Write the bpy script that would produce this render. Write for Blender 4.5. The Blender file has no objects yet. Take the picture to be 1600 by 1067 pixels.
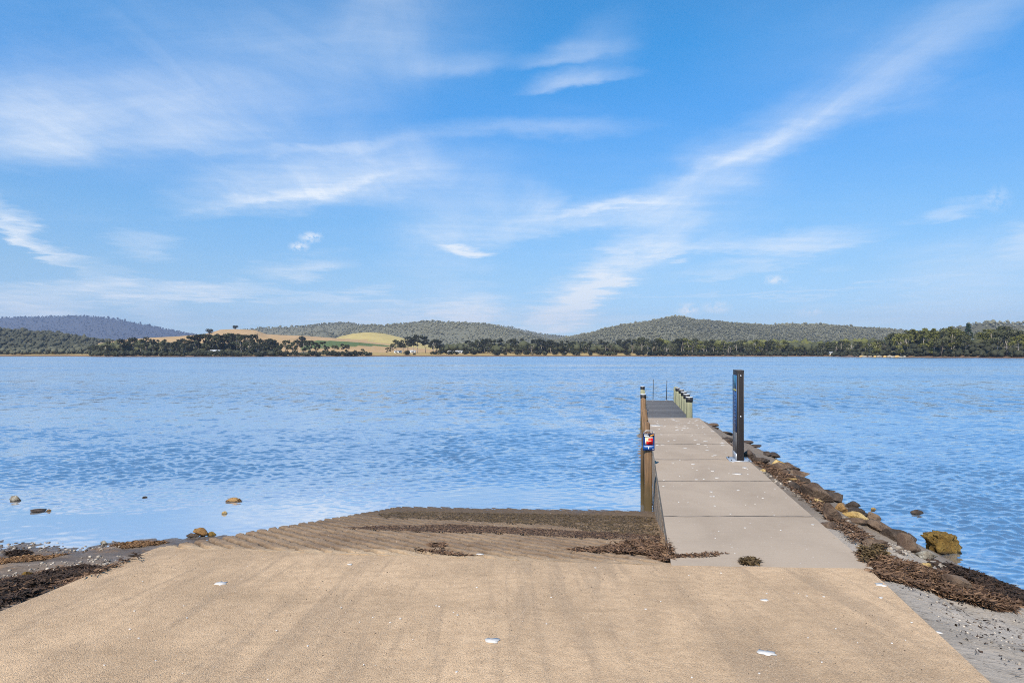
import bpy, bmesh, math, random
import numpy as np
from mathutils import Vector, Matrix

SC = bpy.context.scene
COL = SC.collection
rng = np.random.default_rng(7)
R = random.Random(11)

# ------------------------------------------------------------------ camera
F, HX, HY, CAMZ = 1067.0, 800.0, 552.5, 3.22      # focal length in photo pixels, principal column, horizon row, eye height over the water
cam = bpy.data.objects.new('camera', bpy.data.cameras.new('camera'))
COL.objects.link(cam)
cam.location = (0, 0, CAMZ)
cam.rotation_euler = (math.radians(90), 0, 0)
cam.data.sensor_width = 36.0
cam.data.lens = 36.0 * F / 1600.0
cam.data.shift_y = (HY - 533.5) / 1600.0
cam.data.clip_start = 0.05
cam.data.clip_end = 60000
SC.camera = cam

# ------------------------------------------------------------------ sun, sky, exposure
SUN_EL, SUN_AZ = math.radians(50), math.radians(-158)     # azimuth measured clockwise from +Y (the view direction)
sun = bpy.data.objects.new('sun', bpy.data.lights.new('sun', 'SUN'))
COL.objects.link(sun)
sun.data.energy = 3.3
sun.data.angle = math.radians(0.6)
sun.data.color = (1.0, 0.91, 0.79)
sd = Vector((math.sin(SUN_AZ) * math.cos(SUN_EL), math.cos(SUN_AZ) * math.cos(SUN_EL), math.sin(SUN_EL)))
sun.rotation_euler = sd.to_track_quat('Z', 'Y').to_euler()
sun.location = sd * 50

SC.view_settings.view_transform = 'Standard'
SC.view_settings.look = 'None'
SC.view_settings.exposure = 1.0
SC.view_settings.gamma = 1.0
SC.view_settings.use_curve_mapping = False
SC.cycles.use_denoising = False
try:
    SC.cycles.denoiser = 'OPENIMAGEDENOISE'
    SC.cycles.denoising_prefilter = 'ACCURATE'
except Exception:
    pass
SC.cycles.filter_width = 1.0
SC.cycles.max_bounces = 6
SC.cycles.volume_bounces = 0

class NT:
    """small helper around a node tree"""
    def __init__(self, tree):
        self.t = tree; self.n = tree.nodes; self.l = tree.links
    def new(self, kind, **kw):
        n = self.n.new(kind)
        for k, v in kw.items():
            setattr(n, k, v)
        return n
    def put(self, sock, v):
        if hasattr(v, 'is_output'):
            self.l.new(v, sock)
        elif v is not None:
            if hasattr(sock.default_value, '__len__') and not hasattr(v, '__len__'):
                v = (v,) * len(sock.default_value)
            if hasattr(v, '__len__') and len(v) == 3 and len(sock.default_value) == 4:
                v = (*v, 1.0)
            sock.default_value = v
    def math(self, op, a, b=None, c=None, clamp=False):
        n = self.new('ShaderNodeMath', operation=op); n.use_clamp = clamp
        for i, v in enumerate((a, b, c)):
            if v is not None:
                self.put(n.inputs[i], v)
        return n.outputs[0]
    def vmath(self, op, a, b=None):
        n = self.new('ShaderNodeVectorMath', operation=op)
        self.put(n.inputs[0], a)
        if b is not None:
            if op == 'SCALE': self.put(n.inputs['Scale'], b)
            else: self.put(n.inputs[1], b)
        return n.outputs['Value'] if op in ('LENGTH', 'DOT_PRODUCT') else n.outputs[0]
    def mapping(self, v, loc=(0, 0, 0), rot=(0, 0, 0), scale=(1, 1, 1), kind='POINT'):
        n = self.new('ShaderNodeMapping', vector_type=kind)
        self.put(n.inputs['Vector'], v)
        n.inputs['Location'].default_value = loc; n.inputs['Rotation'].default_value = rot; n.inputs['Scale'].default_value = scale
        return n.outputs[0]
    def noise(self, v, scale, detail=4, rough=.55, dist=0.0, dims='3D', color=False):
        n = self.new('ShaderNodeTexNoise', noise_dimensions=dims)
        self.put(n.inputs['Vector'], v)
        n.inputs['Scale'].default_value = scale; n.inputs['Detail'].default_value = detail
        n.inputs['Roughness'].default_value = rough; n.inputs['Distortion'].default_value = dist
        return n.outputs['Color'] if color else n.outputs[0]
    def voronoi(self, v, scale, feature='F1', out='Distance'):
        n = self.new('ShaderNodeTexVoronoi', feature=feature)
        self.put(n.inputs['Vector'], v); n.inputs['Scale'].default_value = scale
        return n.outputs[out]
    def ramp(self, v, a, b, c=0.0, d=1.0, smooth=True):
        n = self.new('ShaderNodeMapRange', interpolation_type='SMOOTHSTEP' if smooth else 'LINEAR')
        self.put(n.inputs['Value'], v)
        for k, x in zip(('From Min', 'From Max', 'To Min', 'To Max'), (a, b, c, d)):
            self.put(n.inputs[k], x)
        return n.outputs[0]
    def mix(self, f, a, b, blend='MIX'):
        n = self.new('ShaderNodeMix', data_type='RGBA', blend_type=blend)
        self.put(n.inputs['Factor'], f); self.put(n.inputs[6], a); self.put(n.inputs[7], b)
        return n.outputs[2]
    def bump(self, h, dist, strength=1.0, normal=None):
        n = self.new('ShaderNodeBump')
        self.put(n.inputs['Height'], h); n.inputs['Distance'].default_value = dist; self.put(n.inputs['Strength'], strength)
        if normal is not None: self.put(n.inputs['Normal'], normal)
        return n.outputs[0]

# ---- world: physical sky with thin high cirrus laid over it
W = bpy.data.worlds.new('World'); SC.world = W; W.use_nodes = True
w = NT(W.node_tree); w.n.clear()
sky = w.new('ShaderNodeTexSky', sky_type='NISHITA')
sky.sun_disc = False
sky.sun_elevation = SUN_EL; sky.sun_rotation = SUN_AZ
sky.altitude = 0; sky.air_density = 1.0; sky.dust_density = 0.15; sky.ozone_density = 3.0
gen = w.new('ShaderNodeTexCoord').outputs['Generated']
sep = w.new('ShaderNodeSeparateXYZ'); w.l.new(gen, sep.inputs[0])
# the photograph's rich blue: each height of the sky keeps its place, graded bluer and less bright at the horizon
grade = w.new('ShaderNodeValToRGB'); cr = grade.color_ramp
for k, (p_, c_) in enumerate([(0, (.34, .50, .80)), (.045, (.40, .50, .68)), (.11, (.46, .57, .67)), (.19, (.43, .65, .77)), (.27, (.36, .70, .90)), (.33, (.27, .72, .98)), (.40, (.19, .75, 1.02)), (.6, (.18, .78, 1.02))]):
    e_ = cr.elements[k] if k < 2 else cr.elements.new(p_)
    e_.position = p_; e_.color = (*c_, 1)
w.l.new(sep.outputs[2], grade.inputs['Fac'])
skycol = w.vmath('MULTIPLY', sky.outputs[0], grade.outputs['Color'])
az = w.math('ARCTAN2', sep.outputs[0], sep.outputs[1])
el = w.math('ARCSINE', w.math('MAXIMUM', w.math('MINIMUM', sep.outputs[2], 1.0), -1.0))
ae = w.new('ShaderNodeCombineXYZ'); w.l.new(az, ae.inputs[0]); w.l.new(el, ae.inputs[1])
AE = ae.outputs[0]
zc = w.math('ADD', w.math('MAXIMUM', sep.outputs[2], 0.0), 0.05)          # cloud deck seen in perspective
deck = w.new('ShaderNodeCombineXYZ')
w.l.new(w.math('DIVIDE', sep.outputs[0], zc), deck.inputs[0]); w.l.new(w.math('DIVIDE', sep.outputs[1], zc), deck.inputs[1])
DK = deck.outputs[0]
warp = w.vmath('SUBTRACT', w.noise(DK, 1.5, 6, .62, color=True), (.5, .5, .5))
AEW = w.vmath('ADD', AE, w.vmath('MULTIPLY', warp, (.15, .075, 0)))
fib = w.noise(w.mapping(DK, rot=(0, 0, math.radians(-68)), scale=(.5, 1.7, 1)), 2.0, 9, .64, 1.2)
fib2 = w.noise(w.mapping(DK, rot=(0, 0, math.radians(-8)), scale=(1.7, .6, 1)), 2.2, 8, .64, 1.0)

def ang(px, py):
    u, v = (px - HX) / F, (HY - py) / F
    d = Vector((u, 1, v)).normalized()
    return math.atan2(d.x, d.y), math.asin(d.z)

puff = w.noise(AE, 95, 4, .6)
STREAKS = [  # x0, y0, x1, y1, half width, strength, edge: where the cirrus bands lie (photo pixels turned into azimuth and elevation)
    (815, 530, 985, 420, 42, .85, 1.5), (900, 470, 1110, 310, 46, .40, 1.4), (1000, 320, 1380, 140, 54, .38, 1.8), (1250, 200, 1680, -60, 60, .28, 1.6), (930, 430, 1250, 240, 70, .14, 1),
    (-120, 215, 190, 195, 100, .42, 2.4), (40, 205, 470, 190, 95, .30, 2.4), (-60, 110, 620, 90, 150, .17, 1), (260, 335, 560, 285, 62, .48, 2.4), (420, 290, 720, 255, 70, .40, 1.6), (520, 300, 860, 285, 60, .22, 1.4),
    (250, 130, 800, 10, 110, .15, 1), (520, 40, 700, -10, 60, .15, 1), (812, 150, 985, 120, 24, .36, 3.2), (800, 106, 985, 66, 26, .24, 2.4), (590, 98, 820, 84, 26, .20, 1.5), (880, 110, 1010, 20, 40, .10, 1),
    (-70, 305, 112, 424, 22, .85, 2.4), (90, 412, 310, 520, 30, .36, 1.4), (590, 372, 880, 342, 46, .30, 1.6), (760, 378, 1100, 320, 34, .36, 2.2), (800, 352, 885, 305, 40, .26, 1.5),
    (1100, 388, 1390, 370, 26, .46, 1.8), (900, 404, 1190, 384, 12, .34, 1.6), (1040, 440, 1300, 402, 20, .32, 2.4), (900, 470, 1520, 444, 6, .26, 1.2),
    (1420, 351, 1556, 320, 20, .34, 2.6), (1540, 330, 1575, 292, 16, .28, 1), (676, 393, 784, 395, 9, .85, 1), (466, 371, 506, 371, 8, .9, 1), (450, 386, 484, 385, 8, .8, 1),
    (1188, 437, 1232, 437, 7, .8, 1), (1054, 485, 1096, 484, 11, .85, 1), (1094, 481, 1144, 480, 9, .8, 1), (1243, 488, 1287, 486, 7, .55, 1),
    (385, 427, 550, 418, 22, .44, 1.6), (110, 446, 460, 462, 18, .50, 1.4), (400, 463, 720, 470, 14, .44, 1.4), (-80, 484, 170, 494, 34, .65, 1.2), (664, 486, 800, 486, 44, .66, 1.6),
    (300, 492, 900, 482, 20, .24, 1), (1360, 460, 1720, 420, 60, .26, 1), (600, 505, 1200, 508, 20, .28, 1), (1150, 500, 1700, 490, 26, .22, 1), (600, 440, 780, 360, 60, .16, 1),
    (250, 232, 720, 214, 12, .22, 1.5), (290, 335, 640, 264, 14, .34, 1.8), (830, 352, 1085, 317, 10, .34, 1.8), (640, 207, 1010, 204, 18, .20, 1.3), (1030, 296, 1330, 160, 18, .26, 1.6), (0, 455, 420, 470, 10, .34, 1.2), (380, 505, 800, 496, 12, .34, 1), (860, 498, 1010, 410, 18, .4, 1.2),
    (1100, 70, 1620, 20, 90, .07, 1), (170, 382, 280, 388, 18, .26, 1.4), (1550, 392, 1660, 368, 26, .30, 1),
]
total = None
for (x0, y0, x1, y1, hw, s, edge) in STREAKS:
    a0, e0 = ang(x0, y0); a1, e1 = ang(x1, y1)
    ca, ce = (a0 + a1) / 2, (e0 + e1) / 2
    L = math.hypot(a1 - a0, e1 - e0) / 2 * 1.3
    th = math.atan2(e1 - e0, a1 - a0)
    small = math.hypot(x1 - x0, y1 - y0) < 60
    loc = w.mapping(AE if small else AEW, loc=(ca, ce, 0), rot=(0, 0, th), scale=(L, hw / F * 1.35, 1), kind='TEXTURE')
    if edge > 1:                       # a crisper lower edge, feathered above
        sp_ = w.new('ShaderNodeSeparateXYZ'); w.l.new(loc, sp_.inputs[0])
        cb = w.new('ShaderNodeCombineXYZ'); w.l.new(sp_.outputs[0], cb.inputs[0])
        w.l.new(w.math('MAXIMUM', sp_.outputs[1], w.math('MULTIPLY', sp_.outputs[1], -edge)), cb.inputs[1])
        loc = cb.outputs[0]
    m = w.ramp(w.vmath('LENGTH', loc), 1.0, 0.0, 0.0, s)
    if small: m = w.math('MULTIPLY', m, w.ramp(puff, .34, .58))
    total = m if total is None else w.math('ADD', total, m)
fibre = w.math('ADD', w.math('MULTIPLY', w.ramp(fib, .2, .82), .5), w.math('MULTIPLY', w.ramp(fib2, .22, .8), .5))
veil = w.math('MULTIPLY', w.ramp(w.noise(w.mapping(DK, rot=(0, 0, .5), scale=(.5, .9, 1)), .9, 5, .6, .4), .4, .8), .12)
dens = w.math('ADD', w.math('MULTIPLY', total, w.math('ADD', w.math('MULTIPLY', fibre, .95), .45)), w.math('MULTIPLY', veil, fibre), clamp=True)
dens = w.math('MULTIPLY', dens, w.ramp(sep.outputs[2], -.02, .03))
CLOUD = (4.9, 5.15, 5.35)
skymix = w.mix(w.math('MINIMUM', dens, .85), skycol, CLOUD)
bg = w.new('ShaderNodeBackground'); w.l.new(skymix, bg.inputs['Color']); bg.inputs['Strength'].default_value = 0.1
out = w.new('ShaderNodeOutputWorld'); w.l.new(bg.outputs[0], out.inputs['Surface'])

# ------------------------------------------------------------------ helpers
def tag(o, label=None, cat=None, group=None, kind=None):
    if label: o['label'] = label
    if cat: o['category'] = cat
    if group: o['group'] = group
    if kind: o['kind'] = kind
    return o

def empty(name, loc, rz=0.0):
    o = bpy.data.objects.new(name, None); COL.objects.link(o)
    o.location = loc; o.rotation_euler = (0, 0, rz); o.empty_display_size = .2
    return o

def link(name, me, mat=None, parent=None, loc=None):
    o = bpy.data.objects.new(name, me); COL.objects.link(o)
    if mat is not None and not me.materials: me.materials.append(mat)
    if parent is not None: o.parent = parent
    if loc is not None: o.location = loc
    return o

def mesh_np(name, V, Fq, smooth=False):
    """V (n,3); Fq list of arrays each (m,3) or (m,4)"""
    me = bpy.data.meshes.new(name)
    V = np.asarray(V, dtype=np.float32)
    if not isinstance(Fq, (list, tuple)): Fq = [Fq]
    Fq = [np.asarray(f, dtype=np.int32) for f in Fq if len(f)]
    me.vertices.add(len(V)); me.vertices.foreach_set('co', V.ravel())
    nl = sum(f.size for f in Fq)
    me.loops.add(nl); me.loops.foreach_set('vertex_index', np.concatenate([f.ravel() for f in Fq]))
    sizes = np.concatenate([np.full(len(f), f.shape[1], np.int32) for f in Fq])
    starts = np.concatenate([[0], np.cumsum(sizes)[:-1]]).astype(np.int32)
    me.polygons.add(len(sizes)); me.polygons.foreach_set('loop_start', starts)
    try: me.polygons.foreach_set('loop_total', sizes)
    except Exception: pass
    if smooth: me.polygons.foreach_set('use_smooth', np.ones(len(sizes), dtype=bool))
    me.update(calc_edges=True)
    return me

def attr(me, name, vals, kind='FLOAT'):
    a = me.attributes.new(name, kind, 'POINT')
    a.data.foreach_set('value' if kind == 'FLOAT' else 'color', np.asarray(vals, dtype=np.float32).ravel())

def from_bm(name, bm, smooth=False):
    me = bpy.data.meshes.new(name); bm.to_mesh(me); bm.free()
    if smooth:
        for p in me.polygons: p.use_smooth = True
    return me

def grid_faces(nr, nc):
    i = np.arange(nr - 1)[:, None] * nc + np.arange(nc - 1)[None, :]
    return np.stack([i, i + 1, i + nc + 1, i + nc], -1).reshape(-1, 4)

_perm = np.random.default_rng(3).random((256, 256)).astype(np.float32)
def vnoise(x, y, seed=0):
    x = np.asarray(x, float) + seed * 17.31; y = np.asarray(y, float) + seed * 9.73
    xi = np.floor(x).astype(int); yi = np.floor(y).astype(int)
    fx = x - xi; fy = y - yi
    fx = fx * fx * (3 - 2 * fx); fy = fy * fy * (3 - 2 * fy)
    g = lambda a, b: _perm[a & 255, b & 255]
    return (g(xi, yi) * (1 - fx) + g(xi + 1, yi) * fx) * (1 - fy) + (g(xi, yi + 1) * (1 - fx) + g(xi + 1, yi + 1) * fx) * fy
def fbm(x, y, octv=4, seed=0, rough=.5):
    t = 0; a = 1; s = 0
    for k in range(octv):
        t = t + a * (vnoise(np.asarray(x) * 2 ** k, np.asarray(y) * 2 ** k, seed + k * 3) - .5); s += a; a *= rough
    return t / s * 2
def smooth(a, b, x):
    t = np.clip((np.asarray(x, float) - a) / (b - a), 0, 1); return t * t * (3 - 2 * t)

def ball(sub=3):
    bm = bmesh.new(); bmesh.ops.create_icosphere(bm, subdivisions=sub, radius=1)
    V = np.array([v.co[:] for v in bm.verts]); T = np.array([[v.index for v in f.verts] for f in bm.faces]); bm.free()
    return V, T

def tube(pts, radii, n=8):
    """closed tube along points as arrays"""
    pts = [Vector(p) for p in pts]; V = []; Q = []
    for i, p in enumerate(pts):
        d = (pts[min(i + 1, len(pts) - 1)] - pts[max(i - 1, 0)]).normalized()
        up = Vector((0, 0, 1)) if abs(d.z) < .9 else Vector((1, 0, 0))
        a = d.cross(up).normalized(); b = d.cross(a)
        for k in range(n):
            t = 2 * math.pi * k / n
            V.append(p + (a * math.cos(t) + b * math.sin(t)) * radii[i])
    for i in range(len(pts) - 1):
        for k in range(n):
            Q.append((i * n + k, i * n + (k + 1) % n, (i + 1) * n + (k + 1) % n, (i + 1) * n + k))
    c0 = len(V); V.append(pts[0]); c1 = len(V); V.append(pts[-1])
    T = [(c0, (k + 1) % n, k) for k in range(n)] + [(c1, (len(pts) - 1) * n + k, (len(pts) - 1) * n + (k + 1) % n) for k in range(n)]
    return np.array([v[:] for v in V]), np.array(Q), np.array(T)

class MB:
    """collects pieces into one mesh"""
    def __init__(self): self.V = []; self.Q = []; self.T = []; self.n = 0
    def add(self, V, Q=(), T=()):
        V = np.asarray(V, float)
        if len(Q): self.Q.append(np.asarray(Q) + self.n)
        if len(T): self.T.append(np.asarray(T) + self.n)
        self.V.append(V); self.n += len(V)
    def tube(self, pts, radii, n=8): self.add(*tube(pts, radii, n))
    def box(self, c, s, rz=0.0):
        c = np.array(c); x, y, z = np.array(s) / 2
        P = np.array([(-x, -y, -z), (x, -y, -z), (x, y, -z), (-x, y, -z), (-x, -y, z), (x, -y, z), (x, y, z), (-x, y, z)])
        co, si = math.cos(rz), math.sin(rz)
        P = P @ np.array([[co, si, 0], [-si, co, 0], [0, 0, 1]])
        self.add(P + c, [(0, 3, 2, 1), (4, 5, 6, 7), (0, 1, 5, 4), (1, 2, 6, 5), (2, 3, 7, 6), (3, 0, 4, 7)])
    def mesh(self, name, smooth=False):
        fs = []
        if self.Q: fs.append(np.concatenate(self.Q))
        if self.T: fs.append(np.concatenate(self.T))
        return mesh_np(name, np.concatenate(self.V), fs, smooth)
    def build(self, name, mat, parent=None, smooth=False, loc=None): return link(name, self.mesh(name, smooth), mat, parent, loc)

def bevel_mesh(me, w, seg=2):
    bm = bmesh.new(); bm.from_mesh(me)
    bmesh.ops.bevel(bm, geom=[e for e in bm.edges if e.calc_face_angle(0) > .5], offset=w, segments=seg, affect='EDGES', profile=.6)
    bm.to_mesh(me); bm.free(); return me

# ------------------------------------------------------------------ materials
def material(name):
    m = bpy.data.materials.new(name); m.use_nodes = True
    t = NT(m.node_tree); t.n.clear()
    p = t.new('ShaderNodeBsdfPrincipled'); o = t.new('ShaderNodeOutputMaterial'); t.l.new(p.outputs[0], o.inputs[0])
    t.p = p; t.P = t.new('ShaderNodeTexCoord').outputs['Object']
    t.set = lambda k, v: t.put(p.inputs[k], v)
    t.set('Specular IOR Level', .3)
    return m, t

def plain(name, col, rough=.6, metal=0.0, grain=.25, scale=30, bump=.002):
    m, t = material(name)
    n = t.noise(t.P, scale, 5, .6)
    t.set('Base Color', t.mix(t.ramp(n, .25, .75), tuple(c * (1 - grain) for c in col), tuple(min(1, c * (1 + grain)) for c in col)))
    t.set('Roughness', rough); t.set('Metallic', metal)
    if bump: t.set('Normal', t.bump(n, bump))
    return m

# upper ramp: sandy worn concrete with exposed grit
def m_slab():
    m, t = material('sandy_concrete')
    P = t.P
    big = t.noise(t.mapping(P, rot=(0, 0, .18), scale=(1, .5, 1)), .9, 5, .6, .4)
    drag = t.noise(t.mapping(P, rot=(0, 0, .22), scale=(3.6, .26, 1)), 1.5, 6, .64, .5)
    cross = t.noise(t.mapping(P, scale=(.5, 3.0, 1)), 1.2, 5, .6, .3)
    c = t.mix(t.ramp(big, .32, .68), (.50, .345, .21), (.70, .485, .295))
    c = t.mix(t.ramp(drag, .47, .66, 0, .6), c, (.40, .285, .185))
    c = t.mix(t.ramp(cross, .50, .70, 0, .3), c, (.38, .26, .155))
    mid = t.noise(P, 11, 5, .65)
    c = t.mix(t.ramp(mid, .35, .7, 0, .35), c, (.33, .215, .125))
    amt = t.ramp(t.noise(P, 1.7, 4, .6), .35, .65, .05, 1.0)
    g1 = t.noise(P, 75, 3, .65)
    c = t.mix(t.math('MULTIPLY', t.ramp(g1, .56, .66, 0, .45), amt), c, (.135, .09, .055))
    g2 = t.noise(t.mapping(P, loc=(4, 2, 1)), 130, 2, .6)
    c = t.mix(t.math('MULTIPLY', t.ramp(g2, .57, .67, 0, .4), amt), c, (.12, .085, .055))
    c = t.mix(t.ramp(t.noise(t.mapping(P, loc=(9, 5, 3)), 95, 2, .6), .58, .66, 0, .55), c, (.66, .52, .37))
    t.set('Base Color', c); t.set('Roughness', .92); t.set('Specular IOR Level', .15)
    h = t.math('ADD', t.math('MULTIPLY', g1, .5), t.math('ADD', g2, t.math('MULTIPLY', mid, .8)))
    t.set('Normal', t.bump(h, .016, 1.0))
    return m
M_SLAB = m_slab()

def m_walk():
    m, t = material('grey_concrete')
    P = t.P
    big = t.noise(t.mapping(P, scale=(1, .6, 1)), .8, 5, .6, .3)
    c = t.mix(t.ramp(big, .3, .7), (.295, .232, .172), (.36, .287, .215))
    brush = t.noise(t.mapping(P, rot=(0, 0, -.18), scale=(.8, 14, 1)), 2.0, 4, .6)
    c = t.mix(t.ramp(brush, .5, .75, 0, .22), c, (.25, .19, .145))
    wet = t.noise(P, 2.2, 5, .65)
    c = t.mix(t.ramp(wet, .58, .75, 0, .35), c, (.245, .18, .13))
    sp = t.noise(P, 60, 4, .7)
    c = t.mix(t.ramp(sp, .60, .70, 0, .4), c, (.19, .16, .135))
    c = t.mix(t.ramp(t.noise(t.mapping(P, loc=(3, 1, 0)), 26, 3, .6), .68, .74, 0, .7), c, (.60, .57, .54))
    t.set('Base Color', c); t.set('Roughness', .88); t.set('Specular IOR Level', .2)
    t.set('Normal', t.bump(t.math('ADD', sp, t.math('MULTIPLY', brush, .5)), .004, .7))
    return m
M_WALK = m_walk()

def m_wallside():
    m, t = material('stained_concrete')
    P = t.P
    s = t.noise(t.mapping(P, scale=(2.2, 2.2, .35)), 2.0, 5, .65, .3)
    c = t.mix(t.ramp(s, .35, .65), (.34, .30, .245), (.15, .13, .10))
    z = t.new('ShaderNodeSeparateXYZ'); t.l.new(P, z.inputs[0])
    damp = t.ramp(t.math('ADD', z.outputs[2], t.math('MULTIPLY', s, .35)), .25, .75, 1, 0)
    c = t.mix(t.math('MULTIPLY', damp, .8), c, (.07, .06, .035))
    t.set('Base Color', c); t.set('Roughness', .85)
    t.set('Normal', t.bump(t.noise(P, 40, 5, .65), .006))
    return m
M_SIDE = m_wallside()

def m_ramp():
    m, t = material('grooved_concrete')
    P = t.P
    big = t.noise(P, 1.1, 5, .6, .3)
    c = t.mix(t.ramp(big, .3, .7), (.185, .122, .075), (.275, .19, .118))
    fade = t.new('ShaderNodeAttribute', attribute_name='sandy').outputs['Fac']
    c = t.mix(t.math('MULTIPLY', fade, t.ramp(big, .25, .6, .5, 1)), c, (.46, .325, .195))
    at = t.new('ShaderNodeAttribute', attribute_name='dirt')
    g = t.noise(P, 34, 5, .7)
    d = t.math('MULTIPLY', at.outputs['Fac'], t.ramp(t.noise(P, 7, 4, .6), .3, .6, .55, 1))
    c = t.mix(d, c, (.038, .025, .015))
    z = t.new('ShaderNodeSeparateXYZ'); t.l.new(P, z.inputs[0])
    zz = t.math('ADD', z.outputs[2], t.math('MULTIPLY', t.math('SUBTRACT', big, .5), .35))
    c = t.mix(t.ramp(zz, .80, .10, 0, .9), c, (.085, .060, .040))
    c = t.mix(t.ramp(g, .56, .68, 0, .6), c, (.12, .09, .06))
    c = t.mix(t.ramp(t.noise(t.mapping(P, loc=(2, 7, 1)), 38, 3, .6), .64, .72, 0, .5), c, (.55, .47, .37))
    t.set('Base Color', c); t.set('Roughness', t.ramp(zz, .12, .0, .9, .35)); t.set('Specular IOR Level', .3)
    t.set('Normal', t.bump(t.math('ADD', g, t.noise(P, 14, 4, .6)), .014))
    return m
M_RAMP = m_ramp()

def m_ground():
    m, t = material('shore_ground')
    P = t.P
    sx = t.new('ShaderNodeSeparateXYZ'); t.l.new(P, sx.inputs[0])
    # left: grey mud, tan sand, wet flats.  right: grey mortar and rubble
    n = t.noise(P, 1.3, 6, .62, .5); f = t.noise(P, 30, 5, .68); st = t.noise(t.mapping(P, rot=(0, 0, .1), scale=(.6, 2.4, 1)), 1.6, 6, .62, .6)
    mud = t.mix(t.ramp(st, .35, .66), (.115, .082, .058), (.235, .18, .135))
    mud = t.mix(t.ramp(n, .54, .64, 0, .8), mud, (.27, .155, .075))
    mud = t.mix(t.ramp(f, .54, .66, 0, .8), mud, (.05, .038, .028))
    rub = t.mix(t.ramp(n, .3, .7), (.27, .23, .185), (.39, .335, .275))
    fl = t.noise(t.mapping(P, rot=(0, 0, .5), scale=(1.0, 3.2, 1)), 5.5, 6, .68, .8)
    rub = t.mix(t.ramp(fl, .56, .66, 0, .7), rub, (.12, .095, .07))
    rub = t.mix(t.ramp(f, .57, .68, 0, .65), rub, (.09, .07, .052))
    rub = t.mix(t.ramp(t.noise(t.mapping(P, loc=(1, 2, 3)), 42, 3, .6), .63, .7, 0, .6), rub, (.52, .47, .40))
    far = t.ramp(t.math('ADD', sx.outputs[1], t.math('MULTIPLY', n, 3)), 9.6, 11.8)
    rub = t.mix(t.math('MULTIPLY', far, .75), rub, (.115, .082, .055))
    c = t.mix(t.ramp(sx.outputs[0], -1, 1), mud, rub)
    wet = t.ramp(t.math('ADD', sx.outputs[2], t.math('MULTIPLY', t.math('SUBTRACT', n, .5), .10)), .09, -.02)
    c = t.mix(t.math('MULTIPLY', wet, .55), c, (.055, .042, .03))
    t.set('Base Color', c); t.set('Roughness', t.ramp(wet, 0, 1, .92, .28)); t.set('Specular IOR Level', .4)
    t.set('Normal', t.bump(t.math('ADD', t.math('MULTIPLY', f, .6), t.math('ADD', fl, n)), .03, .8))
    return m
M_GROUND = m_ground()

def m_rock(name, a, b, c3, stain=.6):
    m, t = material(name)
    P = t.P
    oi = t.new('ShaderNodeObjectInfo')
    Q = t.vmath('ADD', P, t.vmath('SCALE', (7, 3, 5), oi.outputs['Random']))
    n = t.noise(Q, 3.5, 6, .65, .4); f = t.noise(Q, 18, 6, .7)
    c = t.mix(t.ramp(n, .40, .60), a, b)
    c = t.mix(t.ramp(f, .52, .68, 0, stain), c, c3)
    c = t.mix(t.ramp(t.noise(t.vmath('ADD', Q, (2, 2, 2)), 9, 4, .6), .6, .7, 0, .4), c, tuple(min(1, x * 1.5) for x in b))
    wz_ = t.new('ShaderNodeSeparateXYZ'); t.l.new(t.new('ShaderNodeNewGeometry').outputs['Position'], wz_.inputs[0])
    wet = t.ramp(t.math('ADD', wz_.outputs[2], t.math('MULTIPLY', t.math('SUBTRACT', n, .5), .10)), .055, .0)      # algae line at the water
    c = t.mix(t.math('MULTIPLY', wet, .85), c, (.022, .015, .008))
    t.set('Base Color', c); t.set('Roughness', t.ramp(wet, 0, 1, .85, .4))
    t.set('Normal', t.bump(t.math('ADD', f, t.math('MULTIPLY', n, 2)), .06))
    return m
M_ROCK = {
    'brown': m_rock('brown_rock', (.095, .060, .040), (.19, .13, .085), (.045, .028, .018)),
    'dark': m_rock('dark_rock', (.055, .040, .030), (.105, .075, .055), (.025, .018, .013)),
    'yellow': m_rock('ochre_rock', (.42, .27, .09), (.56, .40, .17), (.16, .09, .03), .7),
    'orange': m_rock('rusty_rock', (.27, .14, .045), (.36, .21, .08), (.09, .05, .02), .7),
    'olive': m_rock('weedy_rock', (.15, .088, .018), (.27, .17, .040), (.03, .018, .006), .95),
    'pale': m_rock('barnacled_rock', (.20, .165, .12), (.42, .38, .30), (.05, .04, .03), .8),
}

def m_weed(name, a, b):
    m, t = material(name)
    at = t.new('ShaderNodeAttribute', attribute_name='tone')
    t.set('Base Color', t.mix(at.outputs['Fac'], a, b)); t.set('Roughness', .75)
    return m
M_WEED = m_weed('brown_weed', (.030, .014, .007), (.23, .135, .075))
M_WEED2 = m_weed('olive_weed', (.040, .024, .010), (.15, .10, .040))
M_RUST = m_weed('rusty_weed', (.09, .045, .02), (.30, .17, .075))
M_BLACK = m_weed('black_weed', (.014, .009, .006), (.060, .034, .020))
M_PEBBLE = m_weed('pebbles', (.08, .06, .045), (.52, .45, .36))
M_WHITE = plain('white_mark', (.52, .49, .45), .9, grain=.12, scale=60)

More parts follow.
